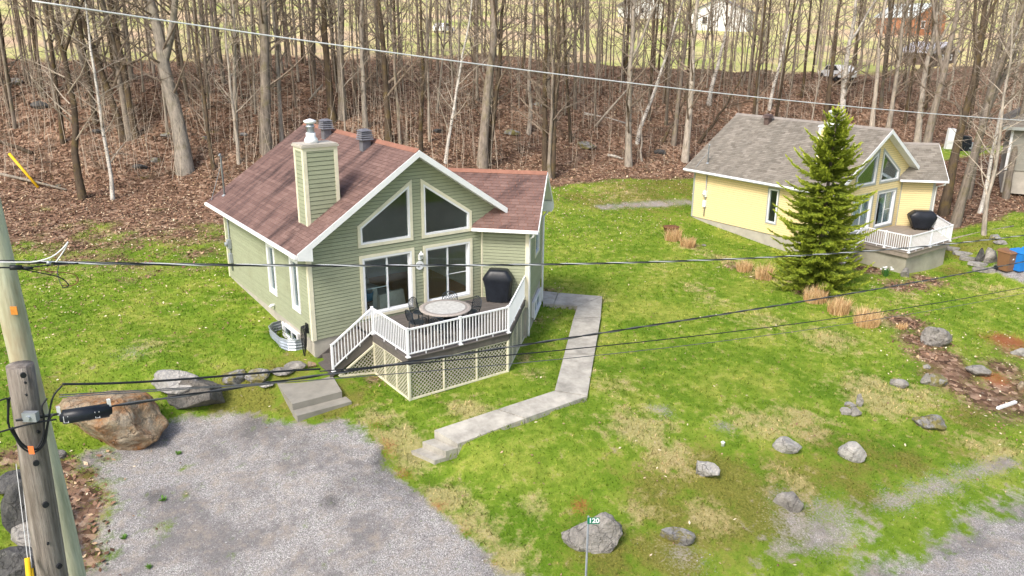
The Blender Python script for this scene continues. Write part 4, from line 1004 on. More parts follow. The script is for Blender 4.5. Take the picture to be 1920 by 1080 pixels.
rock(1324,896,52,38,'pale elongated boulder on the lawn bank',M_rockL,43,.5,-.5,.22)
rock(1480,853,54,40,'palest oval boulder on the lawn bank',M_rockL,44,.6,-.4,.22)
rock(1603,865,54,42,'grey cracked oval boulder rightmost of the pale three',M_rockL,45,.6,-.45,.2)
rock(1482,955,60,40,'half buried grey boulder below the pale ones',M_rockG,46,.7,0,.38)
rock(1585,778,22,18,'small blue grey stone left in the mossy stone ring',M_rockG,47)
rock(1604,780,26,22,'front stone of the small mossy stone ring',M_rockG,48)
rock(1612,762,18,26,'upright stone at the right of the small mossy stone ring',M_rockG,49)
rock(1596,764,24,14,'moss covered stone inside the small stone ring',M_rockM,50)
rock(1750,806,64,38,'lichen and moss spotted boulder on the lower lawn',M_rockM,51,.7,-.3)
rock(1683,726,40,22,'low purple grey stone on the right lawn',M_rockG,52,.6,-.4)
rock(1737,722,22,26,'leaning slab stone in the mossy cluster',M_rockG,53)
rock(1762,724,44,30,'moss patched boulder in the right lawn cluster',M_rockM,54)
rock(1740,692,18,12,'small grey stone above the mossy cluster',M_rockG,55)
rock(1757,650,56,48,'big rounded dark grey boulder on right lawn',M_rockG,56,.8,.2,.08,8,hi=True)
rock(1836,706,46,28,'grey green boulder beside the rusty soil',M_rockG,57,.7)
rock(1913,668,30,22,'pale stone at right edge above the rusty soil',M_rockL,58)
rock(1917,735,20,24,'pink grey stone at the right edge',M_rockR,59)
rock(1698,520,18,20,'small dark stone at the corner of yellow deck base',M_rockG,60)
rock(1858,494,34,34,'upright boulder at the left of the brown bin',M_rockG,61,.6)
rock(1838,492,18,30,'narrow dark boulder beside the stone steps',M_rockD,62,.6)
rock(1870,450,26,16,'mossy rock under the trees above the bins',M_rockM,63)
rock(1880,458,28,10,'flat rock above the brown bin',M_rockG,64)
rock(1320,462,10,6,'small stone at the foot of ornamental grass row',M_rockG,65)
rock(700,205+70,20,14,'mossy rock on the leaf slope behind green cottage',M_rockM,66)
for k, (a, b, s) in enumerate(((262,318,30),(290,305,22),(310,258,24),(180,250,22),(108,350,14),(385,262,18),(75,205,40),(20,160,36),(1100,280,40),(1240,290,26),(455,255,16),(960,255,30),(820,250,20),(1010,200,24))):
    rock(a, b, s, s*.55, 'mossy stone among the leaf litter of the wooded slope', M_rockM if k % 3 else M_rockD, 80+k, name='slope_stone', group='mossy stones on the wooded slope')
# stone steps up to the neighbour's deck
for k, (a, b, w_) in enumerate(((1785,468,24),(1803,477,30),(1816,487,30),(1833,497,30),(1846,508,36))):
    g = G(a, b); d = depth(g); m = MB(); r = w_*d/FPX/2
    m.prism([(r*1.1*math.cos(q)*(1+.12*math.sin(3*q+k)), .55*r*math.sin(q)*(1+.1*math.cos(2*q+k)), 0) for q in [2*math.pi*i/9 for i in range(9)]], (0,0,.16))
    tag(m.build('stone_step', M_rockL if k % 2 else M_rockG, loc=(g[0], g[1], H(g[0], g[1])-.03)), ['topmost','second from top','middle','second from bottom','bottom'][k]+' flat stone step left of the bins', 'stone step', 'stone steps by the yellow cottage').rotation_euler[2] = -YAW-.5

# ---------------------------------------------------------------- bare trees
def limb(mb, p, d, L, r, n, seg, rs, bend=.25, up=.1):
    pts = [Vector(p)]; d = Vector(d).normalized(); rad = [r]
    for i in range(seg):
        d = (d+Vector((rs.gauss(0,bend), rs.gauss(0,bend), rs.gauss(0,bend)+up))*.5).normalized()
        pts.append(pts[-1]+d*(L/seg)); rad.append(r*(1-.85*(i+1)/seg))
    mb.tube(pts, rad, n, cap=False); return pts, rad
def bare_tree(seed, h, r, first, nl, fork=0, crown_w=1.0):
    """trunk mesh and crown mesh of a leafless tree, foot at the origin"""
    rs = random.Random(seed); tr = MB(); cr = MB()
    pts = []; rad = []; x = y = 0; n = 12
    for i in range(n+1):
        t = i/n; pts.append((x, y, h*t)); rad.append(r*(1-.82*t)*(1+.3*math.exp(-t*26))+.008); x += rs.gauss(0, .0035)*h; y += rs.gauss(0, .0035)*h
    pts[0] = (pts[0][0], pts[0][1], -.5)
    tr.tube(pts, rad, 9, cap=False)
    def at(t):
        k = min(n-1, int(t*n)); f = t*n-k; return Vector(pts[k]).lerp(Vector(pts[k+1]), f), rad[k]*(1-f)+rad[k+1]*f
    for k in range(fork):
        t = rs.uniform(.34, .6); p, rr = at(t); a = rs.uniform(0, 6.28); q, _ = limb(tr, p, (.32*math.cos(a), .32*math.sin(a), 1), h*(1-t)*.9, rr*.75, 7, 8, rs, .08, .12)
        for j in range(8):
            b = q[rs.randint(2, 8)]; sub(cr, b, rs, h*.14, rr*.22) if False else _sub(cr, b, rs, h*.13*crown_w, rr*.25)
    for k in range(nl):
        t = first+(1-first)*(k+rs.random())/nl*.97; p, rr = at(t); _sub(cr, p, rs, h*.21*crown_w*(1.15-t*.7), min(rr*.5, .07))
    return tr, cr
def _sub(cr, p, rs, L, r):
    a = rs.uniform(0, 6.28); e = rs.uniform(.35, 1.5)
    q, ra = limb(cr, p, (math.cos(a), math.sin(a), e), L*rs.uniform(.7, 1.25), max(r, .014), 5, 5, rs, .22, .12)
    for j in range(6):
        b = q[rs.randint(1, 5)]; c = rs.uniform(0, 6.28)
        q2, _ = limb(cr, b, (math.cos(c), math.sin(c), rs.uniform(0, .9)), L*rs.uniform(.25, .5), max(r*.38, .009), 3, 3, rs, .25, .12)
        for m in range(4):
            b2 = q2[rs.randint(1, 3)]; c = rs.uniform(0, 6.28)
            limb(cr, b2, (math.cos(c), math.sin(c), rs.uniform(-.1, .9)), L*rs.uniform(.12, .26), .007, 3, 2, rs, .2, .1)
PROTO = {}
for key, args in dict(big=(1, 19, .30, .22, 18, 1), big2=(2, 20, .26, .2, 20, 2), med=(3, 18, .17, .16, 20, 0), med2=(4, 17, .15, .13, 22, 1), med3=(5, 18, .16, .2, 19, 0), slim=(6, 14, .085, .12, 19, 0), slim2=(7, 13, .075, .15, 18, 0), slim3=(8, 15, .09, .18, 17, 1)).items():
    tr, cr = bare_tree(args[0]*13+5, *args[1:])
    PROTO[key] = (tr.mesh('trunk', M_barkA, True), cr.mesh('crown', M_twig), args[2], args[1])
NT_TREE = [0]
def tree(key, base, label, bark=None, twig=None, lean=None, r=None, hs=1.0, group=None, rot=None, name='bare_tree'):
    tm, cm, r0, h0 = PROTO[key]
    o = thing(name, label, 'tree', tuple(base), group=group)
    q = Vector((0,0,1)).rotation_difference(Vector(lean).normalized()) if lean is not None else Vector((0,0,1)).rotation_difference(Vector((random.gauss(0,.04), random.gauss(0,.04), 1)).normalized())
    rz = Matrix.Rotation(rot if rot is not None else random.uniform(0, 6.28), 4, 'Z')
    o.rotation_mode = 'QUATERNION'; o.rotation_quaternion = q @ rz.to_quaternion()
    k = (r/r0) if r else 1.0
    for nm, me, mt in (('trunk', tm, bark or M_barkA), ('crown', cm, twig or M_twig)):
        c = obj(nm, me, o); c.scale = (k if nm == 'trunk' else max(.7, min(1.2, k)), k if nm == 'trunk' else max(.7, min(1.2, k)), hs)
        c.material_slots[0].link = 'OBJECT'; c.material_slots[0].material = mt
    return o
BASES = []
def photo_tree(key, b, t, wpx, label, bark=None, twig=None, hs=1.0):
    """tree whose foot is seen at pixel b and whose stem passes pixel t; wpx is its width"""
    g = G(*b); d = depth(g); p = atd(t[0], t[1], d); lean = np.array(p)-g; BASES.append(g[:2])
    return tree(key, g, label, bark, twig, lean, wpx*d/FPX/2*.86, hs)
T = photo_tree
T('slim3',(155,372),(112,150),15,'forked tree with dark foot and pale top at left lawn edge',M_barkC,M_twigP)
T('slim',(210,374),(165,40),8,'thin pale straight tree beside the dark footed forked tree',M_birch,M_twigP)
T('med',(232,264),(150,20),15,'left stem of the triple trunk clump on the left slope',M_barkC)
T('med2',(243,262),(185,20),14,'middle stem of the triple trunk clump on the left slope',M_barkA)
T('med3',(254,258),(216,20),14,'right stem of the triple trunk clump on the left slope',M_barkC)
T('big',(346,322),(298,60),34,'thickest shaggy grey trunk left of the green cottage',M_barkB)
T('slim2',(402,318),(378,120),8,'thin dark tree just left of the service mast',M_barkC)
T('slim',(447,305),(430,100),7,'slim pale tree behind the left end of red roof',M_barkB,M_twigP)
T('big2',(500,288),(488,40),25,'stout grey trunk rising behind the red roof slope',M_barkA)
T('med2',(528,270),(508,60),9,'thin tree right of the stout trunk behind red roof',M_barkB)
T('med',(624,225),(606,30),16,'mossy trunk behind the far roof vent',M_barkC)
T('med3',(641,222),(634,30),17,'grey trunk directly behind the two roof vents',M_barkA)
T('slim',(686,238),(681,60),11,'pale slim trunk behind the near roof vent',M_barkB)
T('med',(727,265),(714,20),14,'dark moss coated trunk right of the near roof vent',M_barkC)
T('slim3',(751,270),(742,60),7,'thin grey trunk beside the moss coated trunk',M_barkA)
T('slim2',(790,283),(793,100),9,'thin mossy trunk above the front gable peak',M_barkC)
T('slim',(836,305),(868,110),7,'white leaning birch above the wing roof',M_birch,M_twigP)
T('big2',(904,312),(916,30),22,'double grey trunk above the wing roof',M_barkA)
T('med2',(913,308),(937,30),12,'leaning partner of the double grey trunk',M_barkC)
T('med',(1024,332),(1021,20),13,'left stem of the dark trio right of the wing roof',M_barkC)
T('med3',(1034,334),(1045,20),14,'right stem of the dark trio right of the wing roof',M_barkC)
T('slim',(1031,336),(1032,120),8,'middle stem of the dark trio right of the wing roof',M_barkA)
T('slim2',(990,250),(993,60),9,'slim grey trunk left of the dark trio',M_barkB)
T('med2',(1179,312),(1184,20),15,'grey trunk standing alone between the two cottages',M_barkB)
T('slim',(1196,268),(1250,95),8,'white birch leaning right between the cottages',M_birch,M_twigP)
T('slim2',(1204,302),(1206,230),5,'short thin sapling beside the lone grey trunk',M_barkB,None,.35)
T('med',(1284,302),(1310,20),15,'grey trunk with mossy foot left of yellow cottage',M_barkB)
T('med3',(1262,272),(1285,60),10,'slim trunk behind the mossy footed trunk',M_barkA)
T('slim3',(1243,266),(1285,165),6,'dark dead stem leaning right behind the birch',M_barkC,None,.45)
T('slim3',(1310,268),(1362,182),7,'dark dead stem leaning toward the yellow cottage roof',M_barkC,None,.45)
T('slim',(1330,195),(1370,30),9,'pale trunk above the left end of grey roof',M_birch,M_twigP)
T('slim2',(1443,205),(1490,20),7,'leaning birch above the grey roof vent',M_birch,M_twigP)
T('med2',(1578,235),(1604,20),13,'tall white trunk above the spruce top',M_birch,M_twigP)
T('med',(1546,225),(1570,40),11,'mossy trunk left of the tall white trunk',M_barkC)
T('med3',(1635,240),(1660,20),10,'pale trunk above the yellow gable slope',M_barkB)
T('med',(1664,245),(1700,20),10,'pale trunk right above the yellow gable peak',M_barkB)
T('med2',(1720,275),(1760,40),14,'pale trunk above the yellow wing roof',M_barkB)
T('big',(1735,290),(1790,20),18,'shaggy trunk behind the right end of yellow wing roof',M_barkA)
T('big2',(1768,402),(1812,180),20,'dark mossy trunk at the right of yellow cottage',M_barkC)
T('big',(1790,425),(1862,190),20,'mottled leaning trunk right of the dark mossy trunk',M_barkA)
T('med',(1812,372),(1850,180),15,'brown trunk behind the mottled leaning trunk',M_barkA)
T('slim',(1836,400),(1875,210),8,'slim white stem between the leaning trunks and third house',M_birch,M_twigP)
T('slim2',(1846,440),(1872,290),9,'slim grey stem above the stone steps',M_barkB,M_twigP)
T('med3',(1886,372),(1912,240),13,'grey trunk in front of the third house wall',M_barkA)
for lab, bark in (('grey bare tree in the dense wood on the slope', 0), ('slender bare tree in the dense wood on the slope', 1), ('dark bare tree in the dense wood on the slope', 2)): pass
rs = random.Random(5); cnt = 0; tries = 0
LAB = ['mid sized grey bare tree ', 'slender pale bare tree ', 'dark barked bare tree ']
while cnt < 235 and tries < 9000:
    tries += 1
    px = rs.uniform(-60, 1990); py = rs.choice([rs.uniform(95, 270), rs.uniform(95, 190)])
    g = G(px, py)
    s = g[1]-yb(g[0])
    zone_ = ('on the left slope','behind the red roof','between the cottages','behind the grey roof','right of the yellow cottage')[0 if px < 420 else 1 if px < 960 else 2 if px < 1330 else 3 if px < 1690 else 4]+(', low on the bank' if s < 14 else ', near the crest' if s < 30 else ', beyond the crest')
    if s < 2.5 or s > 62 or depth(g) > 135: continue
    if min((q[0]-g[0])**2+(q[1]-g[1])**2 for q in BASES) < (1.5 if s < 30 else 2.2)**2: continue
    BASES.append(g[:2]); cnt += 1; k = rs.random()
    if k < .42: tree(rs.choice(['med','med2','med3']), g, LAB[0]+zone_, rs.choice([M_barkA, M_barkB]), r=rs.uniform(.075,.15), hs=rs.uniform(.85,1.15), group='bare trees of the wood')
    elif k < .82: tree(rs.choice(['slim','slim2','slim3']), g, LAB[1]+zone_, M_barkB, M_twigP, r=rs.uniform(.04,.075), hs=rs.uniform(.8,1.2), group='bare trees of the wood')
    else: tree(rs.choice(['med','med3','big2']), g, LAB[2]+zone_, M_barkC, r=rs.uniform(.09,.16), hs=rs.uniform(.9,1.1), group='bare trees of the wood')
# the rest of the wood, farther trunks that merge into one mass
fw = MB(); n = 0; rw = random.Random(77)
while n < 240:
    px = rw.uniform(-40, 1960); py = rw.uniform(60, 215); g = G(px, py); s = g[1]-yb(g[0])
    if s < 8 or s > 75 or depth(g) > 150: continue
    n += 1; hh = rw.uniform(11, 18); p, ra = limb(fw, g-np.array([0,0,.2]), (rw.gauss(0,.04), rw.gauss(0,.04), 1), hh, rw.uniform(.035,.1), 5, 7, rw, .035, .08)
    for k in range(16):
        q = p[rw.randint(2, 7)]; a = rw.uniform(0, 6.28); q2, _ = limb(fw, q, (math.cos(a), math.sin(a), rw.uniform(.3, 1.2)), hh*rw.uniform(.08,.2), .016, 3, 3, rw, .2, .12)
        for j in range(4): a = rw.uniform(0, 6.28); limb(fw, q2[rw.randint(1, 3)], (math.cos(a), math.sin(a), rw.uniform(.2, 1)), hh*rw.uniform(.03,.08), .008, 3, 2, rw, .2, .1)
fw.build('distant_wood', M_twig, kind='stuff'); COL.objects['distant_wood']['label'] = 'far thin bare trees merging into one mass'
# whips and brush under the trees: nobody could count them
mb = MB(); n = 0
while n < 1000:
    px = rs.uniform(-40, 1960); py = rs.uniform(100, 345); g = G(px, py); s = g[1]-yb(g[0])
    if s < 1.2 or s > 45: continue
    n += 1; hh = rs.uniform(1.2, 5.5); p, _ = limb(mb, g-np.array([0,0,.1]), (rs.gauss(0,.12), rs.gauss(0,.12), 1), hh, rs.uniform(.008,.022), 3, 5, rs, .07, .1)
    for k in range(rs.randint(2, 6)):
        a = rs.uniform(0, 6.28); limb(mb, p[rs.randint(1, 5)], (math.cos(a), math.sin(a), rs.uniform(.2, 1)), hh*rs.uniform(.12,.35), .006, 3, 2, rs, .2, .1)
dk = MB(); n = 0
while n < 420:        # low dark brush
    px = rs.uniform(-40, 1960); py = rs.uniform(95, 340); g = G(px, py); s = g[1]-yb(g[0])
    if s < 1.5 or s > 34: continue
    n += 1
    for k in range(rs.randint(4, 9)):
        a = rs.uniform(0, 6.28); limb(dk, g-np.array([0,0,.05]), (math.cos(a), math.sin(a), rs.uniform(.3, 1.6)), rs.uniform(.5, 2.0), .01, 3, 4, rs, .3, .1)
dk.build('dark_brush', M_twig, kind='stuff'); COL.objects['dark_brush']['label'] = 'low dark tangled brush on the wooded slope'
mb.build('undergrowth', M_twigP, kind='stuff'); COL.objects['undergrowth']['label'] = 'thin bare whips and brush covering the wooded slope'
# fallen stems
for a, b, w_, mt, lab in (((1095,215),(1180,235),5,M_birch,'fallen white birch stem lying on the slope behind trunks'), ((1140,293),(1168,300),5,M_birch,'short fallen birch piece at foot of the slope'), ((0,328),(125,358),5,M_barkB,'pale fallen stem at the left lawn edge'), ((1115,240),(1180,165),4,M_barkB,'pale dead pole leaning among trunks between cottages'),
                          ((60,290),(0,268),7,M_barkC,'mossy fallen log at far left of the slope'), ((1770,453),(1900,425),4,M_barkB,'pale fallen stem above the stone steps'),((580,190),(605,160),4,M_barkB,'broken pale branch behind the far roof vent')):
    A = G(*a); B = G(*b); d = depth(A); r = w_*d/FPX/2
    if lab.startswith('pale dead'): B = atd(b[0], b[1], d)
    if lab.startswith('broken'): B = atd(b[0], b[1], d+1)
    m = MB(); u = np.array([0,0,r*.8]); m.tube([A+u, (A+B)/2+u*1.5, B+u], [r*1.15, r, r*.7], 7); tag(m.build('fallen_log', mt, None, True), lab, 'log')

# ---------------------------------------------------------------- spruce
def spruce(base, h, R0, label):
    t = thing('spruce_tree', label, 'tree', base); rs = random.Random(9)
    m = MB(); m.tube([(0,0,-.3),(.0,0,h*.3),(.03,.02,h*.7),(.02,.0,h)], [.16,.12,.055,.01], 8); m.build('trunk', M_barkA, t, True)
    V = []; Fc = []; Tn = []
    def twig(p, d, L, w, c):      # needle covered shoot: a small flattened brush of tapering blades
        p = np.array(p, float); d = np.array(d, float); d /= np.linalg.norm(d); s = np.cross(d, (0,0,1)); s /= np.linalg.norm(s)+1e-9; u = np.cross(s, d)
        for k in range(3):
            a = k*2.1+rs.uniform(-.5,.5); e = s*math.cos(a)+u*math.sin(a); o = len(V)
            V.extend([p-e*w*.3, p+d*L*.45+e*w, p+d*L, p+d*L*.4-e*w*.75]); Fc.append((o,o+1,o+2,o+3)); Tn.append(c)
        for k in range(4):
            a = rs.uniform(0,6.28); e = s*math.cos(a)+u*math.sin(a); q = p+d*L*rs.uniform(.1,.85); o = len(V)
            V.extend([q, q+d*.012, q+e*w*1.9+d*L*.22, q+e*w*1.7+d*L*.18]); Fc.append((o,o+1,o+2,o+3)); Tn.append(min(1, c+.15))
    z = .12
    while z < h-.1:
        f = z/h; L0 = R0*(1-f)**.66*(1 if f > .12 else .85+1.2*f); n = 5 if f > .85 else 7 if f > .5 else 9; off = rs.uniform(0,6.28)
        for k in range(n):
            a = off+2*math.pi*(k+rs.uniform(-.3,.3))/n
            if rs.random() < .13: continue
            L = max(.1, L0*(1+.2*math.sin(2*a+z*.9)+.13*math.sin(5*a-z*2.1))*rs.choice([.6,.8,.95,1,1,1.15,1.35])*rs.uniform(.88,1.1)); dr = np.array([math.cos(a), math.sin(a), 0])
            rise = .35 if f > .6 else .02; drp = .30*(1-f)
            P = []; m_ = 7
            for i in range(m_+1):
                q = i/m_; P.append(np.array([0,0,z])+dr*L*q+np.array([0,0, L*(rise*q-drp*q+.42*drp*q**3+.18*q**4)]))
            o = len(V); sd_ = np.cross(dr, (0,0,1))*.012
            for i in range(m_): 
                V.extend([P[i]-sd_, P[i]+sd_, P[i+1]+sd_*.6, P[i+1]-sd_*.6]); Fc.append((o,o+1,o+2,o+3)); Tn.append(.0); o += 4
            nt_ = int(8+L*20)
            for j in range(nt_):
                q = .12+.88*(j+rs.random())/nt_; i = min(m_-1, int(q*m_)); p = P[i]+(P[i+1]-P[i])*(q*m_-i); tg = P[i+1]-P[i]; tg = tg/np.linalg.norm(tg)
                sg = 1 if j % 2 else -1; sd2 = np.cross(tg, (0,0,1))*sg
                ll = (.12+.30*(1-q)*min(1, L))*rs.uniform(.7,1.2)
                d = tg*rs.uniform(.5,.9)+sd2*rs.uniform(.5,1)+np.array([0,0,rs.uniform(-.35,.2)])
                c = min(1, max(0, -.05+.72*q+rs.gauss(0,.13)+.12*f)); twig(p, d, ll, .036+.022*rs.random(), c)  # inner shoots tinted darker: shade inside the crown put into the colour
                if ll > .2:
                    for e in range(3):
                        pp = p+d/np.linalg.norm(d)*ll*(.35+.22*e); twig(pp, d*.7+tg*.6+sd2*rs.uniform(-.7,.7)+np.array([0,0,rs.uniform(-.3,.15)]), ll*.55, .04, min(1, c+.08))
            twig(P[-1], P[-1]-P[-2]+np.array([0,0,.03]), .2, .035, .95)
        z += .16+.05*(1-f)
    twig((0,0,h-.25), (0,0,1), .5, .03, 1); twig((0,0,h-.1), (.1,0,1), .3, .03, 1)
    print('spruce faces', len(Fc))
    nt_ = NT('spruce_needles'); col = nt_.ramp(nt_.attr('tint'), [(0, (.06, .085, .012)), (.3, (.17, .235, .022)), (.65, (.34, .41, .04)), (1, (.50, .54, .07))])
    col = nt_.mix(nt_.ramp(nt_.noise(3, 3, .6), [(.4, 0.0), (.7, .45)]), col, (.26, .32, .03))
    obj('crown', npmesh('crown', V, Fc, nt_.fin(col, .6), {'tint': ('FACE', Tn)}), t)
    return t
g = G(1537, 545); spruce((g[0]+.35, g[1]+.5, H(g[0], g[1])), 8.3, 2.3, 'dense yellow green spruce in front of the yellow cottage')

# ---------------------------------------------------------------- ornamental grass, plants
def clump(px, py, wpx, hpx, label, n=420, seed=1):
    g = G(px, py); d = depth(g); r = wpx*d/FPX/2; hh = hpx*d/FPX*1.05; rs = random.Random(seed); V = []; Fc = []; Tn = []
    for k in range(n):
        a = rs.uniform(0, 6.28); q = r*math.sqrt(rs.random())*.8; q *= 1.2; x = q*math.cos(a); y = q*math.sin(a)*.7; L = hh*rs.uniform(.35, 1.0)
        lx = math.cos(a)*.08*q/r+rs.gauss(0,.16); ly = math.sin(a)*.08*q/r+rs.gauss(0,.16); w_ = .010; b = rs.uniform(0, 3.14); s = np.array([math.cos(b)*w_, math.sin(b)*w_, 0]); p0 = np.array([x,y,-.05])
        p1 = p0+np.array([lx*.4, ly*.4, .6])*L; p2 = p0+np.array([lx*1.3, ly*1.3, 1.0])*L; o = len(V); V += [p0-s, p0+s, p1+s*.8, p1-s*.8, p2]; Fc += [(o,o+1,o+2,o+3), (o+3,o+2,o+4,o+4)]; c = rs.random(); Tn += [c*.7, c]
    f = [q if q[2] != q[3] else q[:3] for q in Fc]; me = bpy.data.meshes.new('dry_grass'); me.from_pydata([tuple(v) for v in V], [], f)
    at_ = me.attributes.new('tint', 'FLOAT', 'FACE'); at_.data.foreach_set('value', Tn); me.materials.append(M_straw)
    tag(obj('dry_grass_clump', me, loc=(g[0], g[1], H(g[0], g[1]))), label, 'grass clump', 'dry ornamental grasses on the lot line')
clump(1262,450,38,26,'dry grass clump right below the rusty fire pit',seed=1)
clump(1290,462,34,22,'dry grass clump second from the fire pit',seed=2)
clump(1395,508,34,26,'dry grass clump left of the pair beside spruce',seed=3)
clump(1432,522,38,32,'tallest tan grass clump left of the spruce',seed=4)
clump(1528,564,54,32,'tan grass clump directly below the spruce',seed=5,n=600)
clump(1572,586,50,34,'tan grass clump second below the spruce',seed=6,n=600)
clump(1625,608,60,36,'broad tan grass clump nearest the big dark boulder',seed=7,n=700)
clump(1690,615,26,14,'sparse pale grass tuft beside the leaf strip',seed=8,n=150)
g = G(1660, 518); t = thing('daffodil_plant', 'white flowering plant at foot of yellow deck base', 'plant', tuple(g))
m = MB(); rs = random.Random(3)
for k in range(60):
    a = rs.uniform(0,6.28); q = rs.uniform(.02,.25); m.beam((q*.4*math.cos(a),q*.4*math.sin(a),0), (q*math.cos(a),q*math.sin(a),rs.uniform(.2,.42)), .03, .006)
m.build('leaves', plain('leaf_green', (.06,.17,.04), .5, .3, 8), t)
for k in range(9):
    a = rs.uniform(0,6.28); q = rs.uniform(.05,.3); m = MB(); m.lathe([(.015,0),(.06,.015),(.03,.04)], 8, (q*math.cos(a),q*math.sin(a),rs.uniform(.3,.46))); m.build('flower', M_white, t)
for k, (a, b) in enumerate(((306,938),(233,1010),(335,852),(230,826),(280,1065))):
    g = G(a, b); m = MB(); r = random.Random(k)
    for j in range(45):
        c = r.uniform(0,6.28); q = r.uniform(.02,.1 if k else .13); m.beam((q*.3*math.cos(c),q*.3*math.sin(c),0), (q*math.cos(c),q*math.sin(c),r.uniform(.03,.1)), .018, .004)
    tag(m.build('weed_tuft', plain('weed_green', (.10,.22,.03), .6, .3, 8) if k == 0 else bpy.data.materials['weed_green'], loc=tuple(g)), 'small green weed tuft growing in the gravel driveway' , 'weed', 'weed tufts in the driveway')

# ---------------------------------------------------------------- ground cover: blades of the lawns, fallen leaves, stones
def sample(n, box, keep, seed):
    r = np.random.default_rng(seed); x = r.uniform(box[0], box[1], n); y = r.uniform(box[2], box[3], n); z0 = height(x, y)
    px, py, dp = to_px(np.stack([x, y, z0], 1)); ok = (dp > 3) & (px > -60) & (px < 1980) & (py > -20) & (py < 1140)
    x, y, z0, dp = x[ok], y[ok], z0[ok], dp[ok]; mk = masks(x, y); k = keep(x, y, dp, mk, r); return x[k], y[k], z0[k], dp[k], {a: m[k] for a, m in mk.items()}, r
def footprint(x, y, pad=.05):
    ins = (x > -pad) & (x < 7.75+pad) & (y > -pad) & (y < 8.9+pad)
    a = (x-6.602)*SQ-y*SQ; b = (x-6.602)*SQ+y*SQ; ins |= (a > -1) & (a < 1.75) & (b > -pad) & (b < 3.85)
    ins |= inside(np.array([(1.5,0),(1.5,-3.7),(5.3,-3.7),(7.9,-1.1),(6.6,0)]), x, y)
    ins |= inside(np.array(c_land), x, y) | (sdist(np.array(c_step), x, y) > -.06)
    X = x-LY[0]; Y = y-LY[1]; ins |= (X > 0) & (X < 8) & (Y > 0) & (Y < 9.1); ins |= inside(np.array([(1.3,0),(1.3,-3.6),(5.4,-3.6),(8,-1.2),(7,1)]), X, Y)
    for (p, q), (r_, s_) in zip(WP[:-1], WP[1:]): ins |= inside(np.array([p[:2], r_[:2], s_[:2], q[:2]]), x, y)
    return ins
c_land = [(-1.9,-2.9),(.3,-2.9),(.6,0),(-1.7,0)]
c_step = [tuple(q[:2]) for q in (WP[-1][0], WP[-1][1], WP[-1][1]+dr*.95, WP[-1][0]+dr*.95)]
def kp(x, y, dp, m, r):
    pr = np.clip(1-m['litter']*1.1, 0, 1)*np.clip(1-m['gravel']*1.25, 0, 1)*np.clip(1-m['bare'], .1, 1)*np.clip(1-m['field'], 0, 1)*np.clip(24/dp, .35, 1)
    return (r.random(len(x)) < pr) & ~footprint(x, y) & (dp < 60)
x, y, z, dp, mk, r = sample(420000, (-16, 48, -20, 26), kp, 1)
n = len(x); a = r.uniform(0, 6.28, n); hgt = r.uniform(.025, .08, n)*(1+.8*(r.random(n) < .08))*(1+.6*(mk['dry'] > .4)); wd = r.uniform(.012, .026, n)*np.clip(dp/24, .8, 1.8); la = r.uniform(0, 6.28, n); ln = r.uniform(.2, 1.1, n)*hgt
b0 = np.stack([x-np.cos(a)*wd, y-np.sin(a)*wd, z-.01], 1); b1 = np.stack([x+np.cos(a)*wd, y+np.sin(a)*wd, z-.01], 1); b2 = np.stack([x+np.cos(la)*ln, y+np.sin(la)*ln, z+hgt], 1)
V = np.stack([b0, b1, b2], 1).reshape(-1, 3); print('blades', n)
o = obj('lawn_grass', npmesh('lawn_grass', V, np.arange(3*n).reshape(-1, 3), M_ground, {**{k: ('POINT', np.repeat(v, 3)) for k, v in mk.items()}, 'blade': ('POINT', np.repeat(r.uniform(.02, 1, n), 3))}), kind='stuff'); o['label'] = 'short green grass blades of the lawns'
M_leaf = (lambda t: t.fin(t.ramp(t.attr('tint'), [(0, (.06, .032, .02)), (.3, (.165, .088, .054)), (.65, (.30, .175, .115)), (.9, (.55, .40, .24)), (1, (.74, .64, .46))]), .85))(NT('dead_leaf'))
def leaves(name, label, n0, box, keep, seed, size, lift=.03):
    x, y, z, dp, mk, r = sample(n0, box, keep, seed); n = len(x); s = r.uniform(size[0], size[1], n)
    ax = r.normal(0, 1, (n, 3)); ax[:, 2] *= .55; ax /= np.linalg.norm(ax, axis=1)[:, None]; ay = np.cross(ax, r.normal(0, .25, (n, 3))+np.array([0,0,1.0])); ay /= np.linalg.norm(ay, axis=1)[:, None]
    c = np.stack([x, y, z+lift*r.random(n)+.005], 1); s = s[:, None]
    V = np.stack([c-ax*s, c-ay*s*.6, c+ax*s, c+ay*s*.6], 1).reshape(-1, 3)
    print(name, n)
    o = obj(name, npmesh(name, V, np.arange(4*n).reshape(-1, 4), M_leaf, {'tint': ('FACE', np.clip(r.beta(2, 2.2, n)+.28*(seed == 3), 0, 1))}), kind='stuff'); o['label'] = label
leaves('leaf_litter', 'brown fallen leaves carpeting the wooded slope', 330000, (-30, 75, -10, 60), lambda x, y, dp, m, r: (r.random(len(x)) < np.clip(m['litter']-.15, 0, 1)*np.clip(50/dp, .3, 1)) & ~footprint(x, y) & (dp < 100), 2, (.05, .10), .06)
leaves('scattered_leaves', 'pale dead leaves scattered over the lawns', 60000, (-16, 48, -18, 28), lambda x, y, dp, m, r: (r.random(len(x)) < np.clip(.07+.9*(height(x, y) > -1.3)*np.clip((y-3)/10, 0, 1)+.5*(m['litter'] > .02), 0, .95)*np.clip(1-m['gravel']*1.1, .12, 1)) & ~footprint(x, y), 3, (.025, .062), .06)
def kp2(x, y, dp, m, r): return (r.random(len(x)) < np.clip(np.maximum(m['gravel']-.2, m['bare']*.5), 0, 1)) & (dp < 42) & ~footprint(x, y)
x, y, z, dp, mk, r = sample(70000, (-14, 30, -18, 2), kp2, 4); n = len(x); s = r.uniform(.005, .016, n)*np.where(r.random(n) < .02, 1.9, 1)
